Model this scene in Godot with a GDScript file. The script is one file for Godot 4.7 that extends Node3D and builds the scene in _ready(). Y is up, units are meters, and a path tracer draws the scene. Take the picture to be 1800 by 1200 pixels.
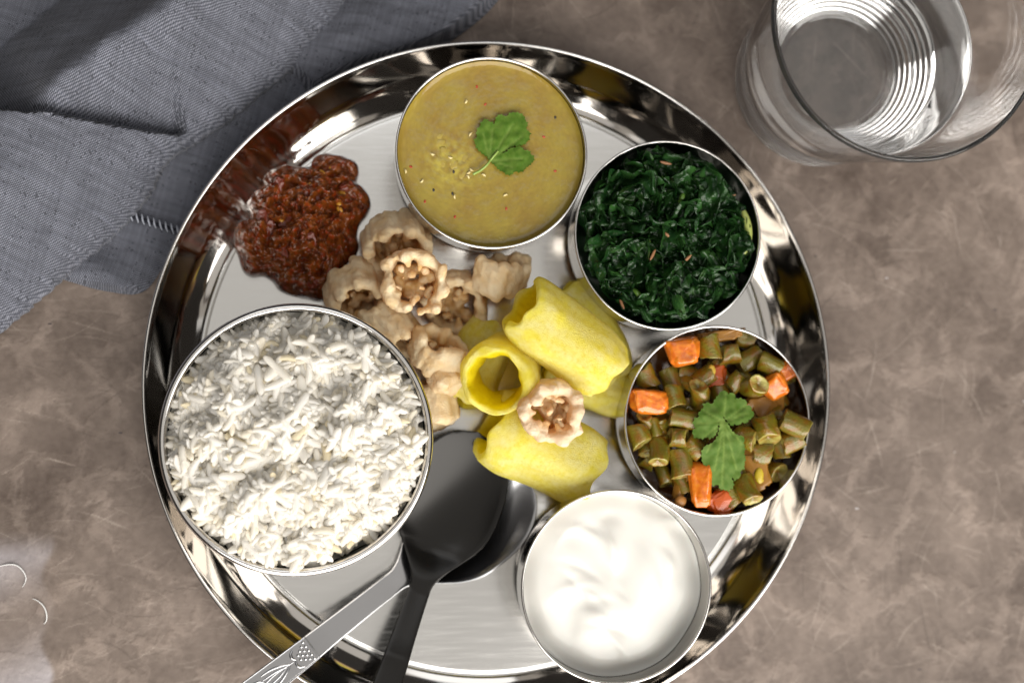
extends Node3D
# A steel thali plate seen from above. Metres; x to the right, z towards the viewer's end of the table, y up; the plate's centre is the origin.

var rng := RandomNumberGenerator.new()
var steel: StandardMaterial3D
var steel_satin: StandardMaterial3D
var steel_rim: StandardMaterial3D


func _ready() -> void:
	rng.seed = 4711
	_camera_and_light()
	_table()
	_napkin()
	_plate()
	_bowls()
	_glass()
	_spoons()
	_rice()
	_dal()
	_greens()
	_beans()
	_curd()
	_chutney()
	_fryums()
	_small_things()


func _camera_and_light() -> void:
	var cam := Camera3D.new()
	cam.name = "camera"
	add_child(cam)
	cam.transform = Transform3D(Basis(Vector3(0.99102966, 0.13349537, 0.00626093), Vector3(0, 0.0468485, -0.998902), Vector3(-0.1336421, 0.98994152, 0.04642826)), Vector3(-0.0691, 0.5795, 0.0092))
	var lens := CameraAttributesPhysical.new()
	lens.frustum_focal_length = 50.0
	lens.frustum_focus_distance = 0.532
	lens.frustum_near = 0.05
	lens.frustum_far = 20.0
	lens.exposure_aperture = 4.8
	cam.attributes = lens
	cam.fov = 26.9915
	cam.near = 0.05
	cam.far = 20.0
	cam.current = true
	var env := Environment.new()
	env.background_mode = Environment.BG_COLOR
	env.background_color = lin(0.04, 0.037, 0.034)
	env.tonemap_mode = Environment.TONE_MAPPER_LINEAR
	env.tonemap_exposure = 1.26
	env.sdfgi_enabled = true
	env.ssao_enabled = true
	env.ssil_enabled = true
	var we := WorldEnvironment.new()
	we.name = "environment"
	we.environment = env
	add_child(we)
	# the window: a large soft source low beyond the bottom right of the picture
	area("window_light", Vector3(0.28, 0.70, 0.88), Vector3(0, 0, 0.0), Vector2(1.8, 1.25), 5.0, Color(1.0, 0.985, 0.96))
	# the pale ceiling it lights
	area("ceiling_light", Vector3(0.10, 1.9, -0.15), Vector3(0.10, 0, -0.15), Vector2(2.6, 2.2), 0.52, Color(1.0, 0.98, 0.95))
	# the white wall and ceiling beyond the top of the picture
	area("far_wall_light", Vector3(-0.05, 1.75, -1.0), Vector3(0, 0, -0.2), Vector2(1.1, 1.0), 0.95, Color(0.98, 0.99, 1.0))


func area(called: String, at: Vector3, towards: Vector3, size: Vector2, radiance: float, tint: Color) -> void:
	var l := AreaLight3D.new()
	l.name = called
	add_child(l)
	l.look_at_from_position(at, towards, Vector3.UP if absf((towards - at).normalized().y) < 0.98 else Vector3.FORWARD)
	l.area_size = size
	l.light_energy = radiance * size.x * size.y / PI
	l.light_color = tint
	l.area_range = 8.0
	l.shadow_enabled = true


# ---------------------------------------------------------------- helpers

func lin(r: float, g: float, b: float, a := 1.0) -> Color:
	return Color(r, g, b, a).linear_to_srgb()


func mat(called: String, c: Color, rough: float, metal := 0.0) -> StandardMaterial3D:
	var m := StandardMaterial3D.new()
	m.resource_name = called
	m.albedo_color = c
	m.roughness = rough
	m.metallic = metal
	return m


func vmat(called: String, rough: float) -> StandardMaterial3D:
	var m := mat(called, Color.WHITE, rough)
	m.vertex_color_use_as_albedo = true
	return m


func fnl(frequency: float, sd: int, octaves := 3, kind := FastNoiseLite.TYPE_SIMPLEX_SMOOTH) -> FastNoiseLite:
	var n := FastNoiseLite.new()
	n.noise_type = kind
	n.frequency = frequency
	n.seed = sd
	n.fractal_octaves = octaves
	if octaves < 2:
		n.fractal_type = FastNoiseLite.FRACTAL_NONE
	return n


func noise_tex(frequency: float, sd: int, octaves: int, size := 256, ramp: Gradient = null, kind := FastNoiseLite.TYPE_SIMPLEX_SMOOTH) -> NoiseTexture2D:
	var t := NoiseTexture2D.new()
	t.width = size
	t.height = size
	t.seamless = true
	t.noise = fnl(frequency, sd, octaves, kind)
	if ramp:
		t.color_ramp = ramp
	return t


func gradient(stops: Array) -> Gradient:
	var g := Gradient.new()
	var o := PackedFloat32Array()
	var c := PackedColorArray()
	for s in stops:
		o.append(s[0])
		c.append(s[1])
	g.offsets = o
	g.colors = c
	return g


func relief(m: StandardMaterial3D, t: Texture2D, cm: float) -> void:
	m.heightmap_enabled = true
	m.heightmap_texture = t
	m.heightmap_scale = cm


func triplanar(m: StandardMaterial3D, per_metre: float) -> void:
	m.uv1_triplanar = true
	m.uv1_world_triplanar = false
	m.uv1_scale = Vector3.ONE * per_metre


func tag(o: Node3D, label: String, category: String, group := "") -> Node3D:
	o.set_meta("label", label)
	o.set_meta("category", category)
	if group:
		o.set_meta("group", group)
	return o


func thing(called: String, label: String, category: String, at := Vector3.ZERO, group := "") -> Node3D:
	var o := Node3D.new()
	o.name = called
	add_child(o, true)
	o.position = at
	tag(o, label, category, group)
	return o


func part(parent: Node3D, called: String, m: Mesh, material: Material, x := Transform3D()) -> MeshInstance3D:
	var o := MeshInstance3D.new()
	o.name = called
	o.mesh = m
	o.material_override = material
	parent.add_child(o, true)
	o.transform = x
	return o


# A grid of (nu+1) x (nv+1) points from f(u, v); wrapped ways are welded. Normals are smooth. toward: where the front looks (an up vector), or outward when ZERO.
func sheet(nu: int, nv: int, f: Callable, wu := false, wv := false, tint = null, toward := Vector3.ZERO, uvf = null) -> ArrayMesh:
	var cu := nu if wu else nu + 1
	var cv := nv if wv else nv + 1
	var vs := PackedVector3Array()
	var cs := PackedColorArray()
	var uv := PackedVector2Array()
	vs.resize(cu * cv)
	uv.resize(cu * cv)
	if tint != null:
		cs.resize(cu * cv)
	for i in cu:
		var u := float(i) / nu
		for j in cv:
			var v := float(j) / nv
			var k := i * cv + j
			vs[k] = f.call(u, v)
			uv[k] = Vector2(u, v) if uvf == null else uvf.call(vs[k])
			if tint != null:
				cs[k] = tint.call(u, v, vs[k])
	var idx := PackedInt32Array()
	idx.resize(nu * nv * 6)
	var n := 0
	for i in nu:
		var a0 := i * cv
		var a1 := ((i + 1) % cu) * cv
		for j in nv:
			var j1 := (j + 1) % cv
			idx[n] = a0 + j
			idx[n + 1] = a1 + j
			idx[n + 2] = a1 + j1
			idx[n + 3] = a0 + j
			idx[n + 4] = a1 + j1
			idx[n + 5] = a0 + j1
			n += 6
	return solid(vs, idx, cs, uv, toward)


func solid(vs: PackedVector3Array, idx: PackedInt32Array, cs: PackedColorArray, uv: PackedVector2Array, toward := Vector3.ZERO) -> ArrayMesh:
	var ns := PackedVector3Array()
	ns.resize(vs.size())
	var total := 0.0
	for t in range(0, idx.size(), 3):
		var a := vs[idx[t]]
		var b := vs[idx[t + 1]]
		var c := vs[idx[t + 2]]
		var fn := (c - a).cross(b - a)
		ns[idx[t]] += fn
		ns[idx[t + 1]] += fn
		ns[idx[t + 2]] += fn
		total += fn.dot(a) if toward == Vector3.ZERO else fn.dot(toward)
	var s := 1.0
	if total < 0.0:
		s = -1.0
		for t in range(0, idx.size(), 3):
			var k := idx[t + 1]
			idx[t + 1] = idx[t + 2]
			idx[t + 2] = k
	for k in ns.size():
		ns[k] = (ns[k] * s).normalized() if ns[k].length_squared() > 1e-24 else Vector3.UP
	var arr := []
	arr.resize(Mesh.ARRAY_MAX)
	arr[Mesh.ARRAY_VERTEX] = vs
	arr[Mesh.ARRAY_NORMAL] = ns
	if uv.size():
		arr[Mesh.ARRAY_TEX_UV] = uv
	if cs.size():
		arr[Mesh.ARRAY_COLOR] = cs
	arr[Mesh.ARRAY_INDEX] = idx
	var m := ArrayMesh.new()
	m.add_surface_from_arrays(Mesh.PRIMITIVE_TRIANGLES, arr)
	return m


func lathe(profile: Array, seg := 96, tint = null) -> ArrayMesh:
	var np := profile.size() - 1
	var f := func(u: float, v: float) -> Vector3:
		var p: Vector2 = profile[int(round(v * np))]
		return Vector3(cos(TAU * u) * p.x, p.y, sin(TAU * u) * p.x)
	return sheet(seg, np, f, true, false, tint)


# Points along a profile with every corner rounded by its own radius: [x, y, radius]
func rounded(corners: Array, steps := 5) -> Array:
	var out := []
	for k in corners.size():
		var c = corners[k]
		var p := Vector2(c[0], c[1])
		if k == 0 or k == corners.size() - 1 or c[2] <= 0.0:
			out.append(p)
			continue
		var a := Vector2(corners[k - 1][0], corners[k - 1][1])
		var b := Vector2(corners[k + 1][0], corners[k + 1][1])
		var r: float = minf(c[2], 0.49 * minf(p.distance_to(a), p.distance_to(b)))
		var s := p + (a - p).normalized() * r
		var e := p + (b - p).normalized() * r
		for i in steps + 1:
			var t := float(i) / steps
			out.append(s.lerp(p, t).lerp(p.lerp(e, t), t))
	return out


func subdivided(pts: Array, most: float) -> Array:
	var out := [pts[0]]
	for k in range(1, pts.size()):
		var n := int(ceil(pts[k - 1].distance_to(pts[k]) / most))
		for i in n:
			out.append(pts[k - 1].lerp(pts[k], float(i + 1) / n))
	return out


func smooth_line(pts: Array, per := 6) -> Array:
	var out := []
	for k in pts.size() - 1:
		var a = pts[maxi(k - 1, 0)]
		var b = pts[k]
		var c = pts[k + 1]
		var d = pts[mini(k + 2, pts.size() - 1)]
		for i in per:
			out.append(b.cubic_interpolate(c, a, d, float(i) / per))
	out.append(pts[-1])
	return out


func along(pts: Array, t: float):
	var x := clampf(t, 0.0, 1.0) * (pts.size() - 1)
	var k := mini(int(x), pts.size() - 2)
	return pts[k].lerp(pts[k + 1], x - k)


func tube(pts: Array, radius: Callable, seg := 8) -> ArrayMesh:
	var n := pts.size() - 1
	var f := func(u: float, v: float) -> Vector3:
		var k := int(round(v * n))
		var a: Vector3 = pts[maxi(k - 1, 0)]
		var b: Vector3 = pts[mini(k + 1, n)]
		var d := (b - a).normalized()
		var s := d.cross(Vector3.UP if absf(d.y) < 0.9 else Vector3.RIGHT).normalized()
		var w := s.cross(d)
		var r: float = radius.call(v)
		return pts[k] + (s * cos(TAU * u) + w * sin(TAU * u)) * r
	return sheet(seg, n, f, true, false)


func ellipsoid(rx: float, ry: float, rz: float, seg := 10, rings := 6, bend := 0.0, rough := 0.0, sd := 1) -> ArrayMesh:
	var n := fnl(1.0, sd, 1)
	var f := func(u: float, v: float) -> Vector3:
		var p := Vector3(cos(TAU * u) * sin(PI * v), sin(TAU * u) * sin(PI * v), -cos(PI * v))
		var k := 1.0 + rough * n.get_noise_3d(p.x * 1.7, p.y * 1.7, p.z * 1.7)
		return Vector3(p.x * rx * k, p.y * ry * k + bend * (p.z * p.z), p.z * rz)
	return sheet(seg, rings, f, true, false)


func basis_along(axis: Vector3, roll := 0.0) -> Basis:
	var y := axis.normalized()
	var x := y.cross(Vector3.UP if absf(y.y) < 0.95 else Vector3.RIGHT).normalized()
	return Basis(x, y, x.cross(y)) * Basis(Vector3.UP, roll)


func sample(polygon: PackedVector2Array) -> Rect2:
	var r := Rect2(polygon[0], Vector2.ZERO)
	for p in polygon:
		r = r.expand(p)
	return r


# A thin leaf of the given plan outline; lift(p) is its height.
func leaf_blade(outline: Array, lift: Callable, thick: float, tooth: float, tint: Callable) -> ArrayMesh:
	var o := PackedVector2Array()
	var flip := 1.0 if not Geometry2D.is_polygon_clockwise(PackedVector2Array(outline)) else -1.0
	for k in outline.size():
		var a: Vector2 = outline[k]
		var b: Vector2 = outline[(k + 1) % outline.size()]
		var n := maxi(2, int(a.distance_to(b) / 0.0007))
		for i in n:
			var q := a.lerp(b, float(i) / n)
			o.append(q + (b - a).normalized().orthogonal() * flip * (tooth if (o.size() % 2) else -tooth * 0.3))
	var pts := PackedVector2Array(o)
	var box := sample(o)
	var step := 0.0007
	for i in int(box.size.x / step):
		for j in int(box.size.y / step):
			var q := box.position + Vector2(i + 0.5 * (j % 2), j) * step
			if Geometry2D.is_point_in_polygon(q, o):
				pts.append(q)
	var tri := Geometry2D.triangulate_delaunay(pts)
	var vs := PackedVector3Array()
	var cs := PackedColorArray()
	for s in 2:
		for q in pts:
			vs.append(Vector3(q.x, lift.call(q) - s * thick, q.y))
			cs.append(tint.call(q))
	var idx := PackedInt32Array()
	for t in range(0, tri.size(), 3):
		var m := (pts[tri[t]] + pts[tri[t + 1]] + pts[tri[t + 2]]) / 3.0
		if not Geometry2D.is_point_in_polygon(m, o):
			continue
		var n3 := (vs[tri[t + 2]] - vs[tri[t]]).cross(vs[tri[t + 1]] - vs[tri[t]])
		var a := tri[t + 1] if n3.y > 0.0 else tri[t + 2]
		var b := tri[t + 2] if n3.y > 0.0 else tri[t + 1]
		idx.append_array(PackedInt32Array([tri[t], a, b, tri[t] + pts.size(), b + pts.size(), a + pts.size()]))
	for k in o.size():
		var k1 := (k + 1) % o.size()
		idx.append_array(PackedInt32Array([k, k1, k1 + pts.size(), k, k1 + pts.size(), k + pts.size()]))
	return solid(vs, idx, cs, PackedVector2Array(), Vector3.UP)


# ---------------------------------------------------------------- the setting

func _table() -> void:
	var w := 1536
	var h := 1024
	var size := Vector2(0.69, 0.46)
	var big := fnl(0.0045, 11, 4).get_seamless_image(w, h, false, false, 0.1, false)
	var warp := fnl(0.011, 23, 4)
	warp.domain_warp_enabled = true
	warp.domain_warp_amplitude = 60.0
	warp.domain_warp_frequency = 0.012
	warp.domain_warp_fractal_octaves = 3
	var veins := fnl(0.012, 37, 3)
	veins.fractal_type = FastNoiseLite.FRACTAL_RIDGED
	veins.domain_warp_enabled = true
	veins.domain_warp_amplitude = 38.0
	veins.domain_warp_frequency = 0.02
	var b1 := big.get_data()
	var b2 := warp.get_seamless_image(w, h, false, false, 0.1, false).get_data()
	var b3 := veins.get_seamless_image(w, h, false, false, 0.1, false).get_data()
	var b4 := fnl(0.09, 51, 3).get_seamless_image(w, h, false, false, 0.1, false).get_data()
	var out := PackedByteArray()
	var hi := PackedByteArray()
	out.resize(w * h * 3)
	hi.resize(w * h)
	var smear := Vector2(-0.1883, 0.0907)
	for k in w * h:
		var m := b1[k] / 255.0
		var p := b2[k] / 255.0
		var v := b3[k] / 255.0
		var g := b4[k] / 255.0
		var pale := smoothstep(0.55, 0.95, v) * (0.4 + 0.6 * p)
		var t := clampf(-0.20 + 0.60 * m + 0.52 * p + 0.26 * (g - 0.5) + 0.42 * pale, 0.0, 1.0)
		var r := 0.050 + 0.198 * t
		var gg := 0.030 + 0.163 * t
		var b := 0.020 + 0.139 * t
		out[k * 3] = int(255.0 * pow(r, 0.4545))
		out[k * 3 + 1] = int(255.0 * pow(gg, 0.4545))
		out[k * 3 + 2] = int(255.0 * pow(b, 0.4545))
		hi[k] = int(clampf(255.0 * (0.30 * p + 0.35 * pale + 0.15 * g + 0.2 * m), 0.0, 255.0))
	var im := Image.create_from_data(w, h, false, Image.FORMAT_RGB8, out)
	var bump := Image.create_from_data(w, h, false, Image.FORMAT_L8, hi)
	# a pale bluish smear of old paint at the left edge, pinholes and chips
	for y in range(0, 150):
		for x in range(0, 110):
			var q := Vector2(x, y)
			var edge := smoothstep(0.0, 7.0, 84.0 - x + 5.0 * sin(y * 0.11)) * smoothstep(0.0, 30.0, y)
			var a := 0.5 * edge * (0.55 + 0.45 * sin(y * 0.045 + x * 0.02))
			if a <= 0.003:
				continue
			var px := int((smear.x / size.x + 0.5) * w) - 50 + x
			var py := int((smear.y / size.y + 0.5) * h) - 80 + y
			if px >= 0 and px < w and py >= 0 and py < h:
				im.set_pixel(px, py, im.get_pixel(px, py).lerp(Color(0.71, 0.71, 0.76), a))
	var r2 := RandomNumberGenerator.new()
	r2.seed = 5
	# brush marks and scuffs: long faint strokes, flatter on the left, every way on the right
	for k in 230:
		var x := r2.randf() * w
		var y := r2.randf() * h
		var ang := r2.randfn(0.0, 0.22) if x < w * 0.45 else (r2.randfn(-0.9, 0.5) if r2.randf() < 0.6 else r2.randf() * TAU)
		var turn := r2.randfn(0.0, 0.006)
		var n := int(r2.randf_range(50, 210))
		var wide := r2.randi_range(3, 9)
		var strength := r2.randf_range(0.05, 0.16)
		for i in n:
			ang += turn
			x += cos(ang)
			y += sin(ang)
			for j in wide:
				var px := posmod(int(x - sin(ang) * (j - wide * 0.5)), w)
				var py := posmod(int(y + cos(ang) * (j - wide * 0.5)), h)
				var hair := 0.5 + 0.5 * sin(j * 2.4 + k)
				im.set_pixel(px, py, im.get_pixel(px, py).lerp(Color(0.66, 0.615, 0.575), strength * hair * sin(PI * (i + 0.5) / n)))
	for k in 3600:
		var x := r2.randf() * w
		var y := r2.randf() * h
		var ang := r2.randfn(0.0, 0.25) if x < w * 0.45 else r2.randf() * TAU
		var turn := r2.randfn(0.0, 0.012)
		var strength := r2.randf_range(0.05, 0.24) * (1.0 if x < w * 0.5 else 1.2)
		var shade := Color(0.74, 0.70, 0.66) if r2.randf() < 0.62 else Color(0.20, 0.155, 0.13)
		var n := int(r2.randf_range(12, 70))
		var wide := r2.randf() < 0.35
		for i in n:
			ang += turn
			x += cos(ang)
			y += sin(ang)
			var px := posmod(int(x), w)
			var py := posmod(int(y), h - 1)
			var a := strength * sin(PI * (i + 0.5) / n)
			im.set_pixel(px, py, im.get_pixel(px, py).lerp(shade, a))
			if wide:
				im.set_pixel(px, py + 1, im.get_pixel(px, py + 1).lerp(shade, a * 0.7))
	for k in 90:
		var pale := r2.randf() < 0.6
		im.fill_rect(Rect2i(r2.randi_range(2, w - 5), r2.randi_range(2, h - 5), r2.randi_range(1, 3), 1), Color(0.78, 0.78, 0.8) if pale else Color(0.16, 0.13, 0.14))
	var m2 := mat("worn_painted_board", Color.WHITE, 0.62)
	m2.albedo_texture = ImageTexture.create_from_image(im)
	relief(m2, ImageTexture.create_from_image(bump), 0.075)
	var f := func(u: float, v: float) -> Vector3:
		return Vector3((u - 0.5) * 2.4, 0, (v - 0.5) * 2.0)
	var uvf := func(p: Vector3) -> Vector2:
		return Vector2(p.x / size.x + 0.5, p.z / size.y + 0.5)
	var top := part(self, "table_top", sheet(8, 8, f, false, false, null, Vector3.UP, uvf), m2)
	top.set_meta("kind", "structure")
	top.set_meta("label", "mottled grey brown worn table surface under the plate")


func weave_material() -> StandardMaterial3D:
	var n := 512
	var im := Image.create(n, n, false, Image.FORMAT_RGB8)
	var hm := Image.create(n, n, false, Image.FORMAT_L8)
	var r := RandomNumberGenerator.new()
	r.seed = 77
	var warp := []
	var weft := []
	for k in 128:
		warp.append(r.randf_range(0.80, 1.12))
		weft.append(r.randf_range(0.72, 1.25) * (1.9 if r.randf() < 0.04 else 1.0))
	var slub := fnl(0.02, 8, 3)
	for i in 128:
		for j in 128:
			var over := (i + j) % 2 == 0
			var s: float = 1.0 + 0.35 * slub.get_noise_2d(i * 1.0, j * 6.0)
			if r.randf() < 0.02:
				s *= 0.35
			var base := Color(0.180, 0.186, 0.222) * (float(warp[i]) * s) if over else Color(0.042, 0.046, 0.063) * float(weft[j])
			for a in 4:
				for b in 4:
					var e := (1.0 - 0.28 * float(a == 0 or a == 3)) if over else (1.0 - 0.28 * float(b == 0 or b == 3))
					im.set_pixel(i * 4 + a, j * 4 + b, lin(base.r * e, base.g * e, base.b * e))
					var q := (1.0 - absf(a - 1.5) / 2.2) if over else 0.75 * (1.0 - absf(b - 1.5) / 2.2)
					hm.set_pixel(i * 4 + a, j * 4 + b, Color(q, q, q))
	var m := mat("chambray_linen", Color.WHITE, 0.9)
	m.albedo_texture = ImageTexture.create_from_image(im)
	m.uv1_scale = Vector3(16.5, 16.5, 1.0)
	m.rim_enabled = true
	m.rim = 0.25
	m.rim_tint = 0.5
	return m


func _napkin() -> void:
	var nap := thing("napkin", "crumpled blue grey linen napkin with a hemstitched corner beside the plate", "napkin")
	var cloth := weave_material()
	var px := 0.000228   # one photograph pixel on the table
	var edge := smooth_line([Vector2(-0.0481, -0.1721), Vector2(-0.0543, -0.1625), Vector2(-0.0593, -0.1554), Vector2(-0.0641, -0.1471), Vector2(-0.0709, -0.1384), Vector2(-0.0788, -0.1289), Vector2(-0.0896, -0.1195), Vector2(-0.1, -0.1105), Vector2(-0.1089, -0.103), Vector2(-0.1177, -0.0969), Vector2(-0.1265, -0.0907), Vector2(-0.1315, -0.0849), Vector2(-0.1359, -0.0758), Vector2(-0.1439, -0.0656), Vector2(-0.1536, -0.0554), Vector2(-0.1643, -0.0464), Vector2(-0.1738, -0.0375), Vector2(-0.1834, -0.029), Vector2(-0.1939, -0.0193), Vector2(-0.2043, -0.0097), Vector2(-0.2167, 0.0021)], 8)
	var ridge := smooth_line([Vector2(-0.096, -0.165), Vector2(-0.1187, -0.1486), Vector2(-0.1293, -0.1405), Vector2(-0.1421, -0.1324), Vector2(-0.1557, -0.1232), Vector2(-0.1662, -0.1142), Vector2(-0.1719, -0.1062)], 8)
	var crease := smooth_line([Vector2(-0.2027, -0.1031), Vector2(-0.1902, -0.1029), Vector2(-0.1777, -0.1023), Vector2(-0.165, -0.1015), Vector2(-0.1522, -0.1002), Vector2(-0.1394, -0.0987), Vector2(-0.1287, -0.0978), Vector2(-0.1201, -0.0984)], 6)
	var rip := fnl(55.0, 3, 3)
	var small := fnl(160.0, 9, 2)
	var inward := Vector2(-0.965, -0.26)
	var near := func(line: Array, q: Vector2) -> Vector2:   # (distance with sign, place along the line)
		var best := 1e9
		var at := 0
		for k in line.size():
			var dd: float = line[k].distance_squared_to(q)
			if dd < best:
				best = dd
				at = k
		var k0 := mini(at, line.size() - 2)
		var d: Vector2 = (line[k0 + 1] - line[k0]).normalized()
		var side: float = d.cross(q - line[k0])
		return Vector2(sqrt(best) * signf(side), float(at) / (line.size() - 1))
	var fold := func(u: float, v: float) -> Vector3:
		var t := pow(v, 1.25) * 680.0 * px
		var e: Vector2 = along(edge, u)
		var q: Vector2 = e + inward * t
		var wob := 0.0012 * small.get_noise_2d(u * 0.9, 0.3)
		q += inward * wob
		var y := 0.006 + 0.011 * (1.0 - exp(-t / 0.006))          # the rolled outer edge
		y += 0.016 * smoothstep(0.0, 0.060, t)
		var rr: Vector2 = near.call(ridge, q)
		var cc: Vector2 = near.call(crease, q)
		# beyond the ridge the cloth falls away from the window
		if cc.x < 0.0 or q.x > crease[-1].x:
			var beyond := rr.x
			var fall := smoothstep(-0.004, 0.058, beyond) * 0.046
			y -= fall
			y += 0.006 * exp(-beyond * beyond / 0.00006)
		# the lower fold overlaps: a sharp lip with a dark hollow to its north
		var fade := smoothstep(0.0, 0.13, 1.0 - cc.y)
		if absf(cc.x) < 0.09:
			if cc.x < 0.0:
				y -= fade * 0.0105 * exp(cc.x / 0.013) * smoothstep(0.0, 0.0022, -cc.x)
				y += fade * 0.002 * (1.0 - smoothstep(0.0, 0.0022, -cc.x))
			else:
				y += fade * 0.003 * exp(-cc.x / 0.02) * (1.0 - 0.35 * exp(-cc.x / 0.0015))
		y += 0.0018 * rip.get_noise_2d(q.x * 0.5 + q.y * 0.35, q.y * 0.5 - q.x * 0.35) * smoothstep(0.0, 0.02, t)
		y += 0.0003 * small.get_noise_2d(q.x, q.y)
		if t < 0.0001:
			y = 0.004
		return Vector3(q.x, maxf(y, 0.0025), q.y)
	var turn := 0.28
	var uvf := func(p: Vector3) -> Vector2:
		return Vector2(p.x * cos(turn) + p.z * sin(turn), -p.x * sin(turn) + p.z * cos(turn) + p.y * 0.4)
	part(nap, "upper_fold", sheet(190, 190, fold, false, false, null, Vector3.UP, uvf), cloth)
	# the layer underneath, with the stitched hem; it runs in below the plate's rim
	var low := smooth_line([Vector2(-0.185, -0.0537), Vector2(-0.1784, -0.0466), Vector2(-0.1719, -0.0432), Vector2(-0.1654, -0.041), Vector2(-0.1578, -0.0388), Vector2(-0.1501, -0.0373), Vector2(-0.1435, -0.0366), Vector2(-0.1382, -0.0382), Vector2(-0.1343, -0.0428), Vector2(-0.129, -0.0519), Vector2(-0.1198, -0.0666), Vector2(-0.1064, -0.0837), Vector2(-0.0889, -0.1025), Vector2(-0.0707, -0.1173), Vector2(-0.0514, -0.1276), Vector2(-0.0337, -0.1327), Vector2(-0.0206, -0.1388), Vector2(-0.0112, -0.1452), Vector2(-0.0022, -0.1526), Vector2(0.004, -0.1595), Vector2(0.0134, -0.1717), Vector2(0.0219, -0.1841)], 6)
	var inward2 := Vector2(-0.66, -0.75)
	var under := func(u: float, v: float) -> Vector3:
		var t := v * 260.0 * px
		var q: Vector2 = along(low, u) + inward2 * t
		var y := 0.0008 + 0.0028 * (1.0 - exp(-t / 0.004))
		y += 0.0012 * rip.get_noise_2d(q.x * 0.8, q.y * 0.8) * smoothstep(0.0, 0.01, t)
		var corner := exp(-pow((u - 0.27) / 0.07, 2.0))
		y += corner * 0.004 * smoothstep(0.0, 0.004, t) * (1.0 - smoothstep(0.008, 0.03, t))
		if u > 0.62:
			y += smoothstep(0.50, 0.72, u) * (0.0095 * smoothstep(0.0, 0.005, t) * (1.0 - smoothstep(0.004, 0.05, t)) + 0.002 * smoothstep(0.0, 0.014, t) * rip.get_noise_2d(q.x * 0.6 + 3.0, q.y * 0.6))
		y += 0.0003 * small.get_noise_2d(q.x, q.y)
		return Vector3(q.x, maxf(y, 0.0006), q.y)
	var uvf2 := func(p: Vector3) -> Vector2:
		return Vector2(p.x * 0.96 + p.z * 0.28, -p.x * 0.28 + p.z * 0.96 + p.y * 0.5)
	part(nap, "lower_layer", sheet(170, 50, under, false, false, null, Vector3.UP, uvf2), cloth)
	# the drawn-thread hem: a dark slit with pale stitches across it
	var a := Vector3(-0.1488, 0.005, -0.069)
	var b := Vector3(-0.124, 0.0042, -0.0613)
	var dark := mat("navy_thread", lin(0.006, 0.007, 0.014), 0.9)
	var pale := mat("pale_thread", lin(0.36, 0.38, 0.44), 0.9)
	var slit := []
	for k in 24:
		slit.append(a.lerp(b, k / 23.0) + Vector3(0, 0.0005 + 0.0003 * sin(k * 1.9), 0.0002 * sin(k * 2.3)))
	part(nap, "hem_slit", tube(slit, func(v: float) -> float: return 0.00075 + 0.0002 * sin(v * 60.0)), dark)
	var across := (b - a).cross(Vector3.UP).normalized()
	for k in 11:
		var c := a.lerp(b, (k + 0.5) / 11.0) + Vector3(0, 0.0012, 0)
		var lean := (b - a).normalized() * 0.0011
		var s := 0.0 if k % 2 else 1.0
		part(nap, "stitch", tube([c - across * 0.0019 - lean, c - across * 0.0008 + Vector3(0, 0.0004, 0) - lean * 0.4, c + across * 0.0003 * s + Vector3(0, 0.0005, 0), c + across * 0.0017 + lean], func(v: float) -> float: return 0.00030 * (0.6 + 0.8 * sin(PI * v)), 6), pale)


# ---------------------------------------------------------------- metal

func _plate() -> void:
	steel = mat("polished_steel", lin(0.58, 0.555, 0.525), 0.085, 1.0)
	steel_satin = mat("satin_steel", lin(0.63, 0.625, 0.61), 0.17, 1.0)
	relief(steel_satin, noise_tex(0.06, 3, 2, 256), 0.00007)
	steel_satin.roughness = 1.0
	steel_satin.roughness_texture = noise_tex(0.012, 29, 4, 256, gradient([[0.0, Color(0.14, 0.14, 0.14)], [0.6, Color(0.18, 0.18, 0.18)], [1.0, Color(0.23, 0.23, 0.23)]]))
	steel_satin.uv1_triplanar = true
	steel_satin.uv1_scale = Vector3(9.0, 9.0, 160.0)
	steel_rim = mat("steel_rim", lin(0.68, 0.66, 0.64), 0.10, 1.0)
	var p := thing("thali_plate", "large round stainless steel plate carrying the bowls and fried snacks", "plate")
	var c := 0.1171
	var floor_profile := [Vector2(0.0, 0.0021)]
	for k in range(1, 24):
		floor_profile.append(Vector2(c * k / 24.0, 0.0021))
	floor_profile.append_array(rounded([[c - 0.003, 0.0021, 0], [c - 0.0012, 0.0021, 0.0006], [c - 0.0005, 0.0016, 0.0005], [c + 0.0006, 0.0017, 0.0004], [c + 0.0014, 0.0026, 0]], 4))
	part(p, "plate_floor", lathe(floor_profile, 160), steel_satin)
	var wob := fnl(6.0, 2, 2)
	var wall := rounded([[c + 0.0014, 0.0026, 0], [c + 0.0042, 0.0036, 0.002], [c + 0.0100, 0.0072, 0.007], [c + 0.0175, 0.0200, 0.004], [c + 0.0182, 0.0216, 0]], 8)
	var np := wall.size() - 1
	var fw := func(u: float, v: float) -> Vector3:
		var q: Vector2 = wall[int(round(v * np))]
		var k := 1.0 + 0.0011 * sin(PI * v) * wob.get_noise_3d(cos(TAU * u) * 0.4, sin(TAU * u) * 0.4, v * 0.15)
		return Vector3(cos(TAU * u) * q.x * k, q.y, sin(TAU * u) * q.x * k)
	part(p, "plate_wall", sheet(200, np, fw, true, false), steel)
	var under := []
	for q in rounded([[c + 0.0184, 0.0216, 0], [c + 0.0112, 0.0070, 0.006], [c + 0.004, 0.0018, 0.003], [c - 0.004, 0.0008, 0.002], [0.0, 0.0008, 0]], 6):
		under.append(q)
	part(p, "plate_underside", lathe(under, 160), steel)
	part(p, "rolled_rim", ring(0.1362, 0.0218, 0.00085, 200), steel_rim)


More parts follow.
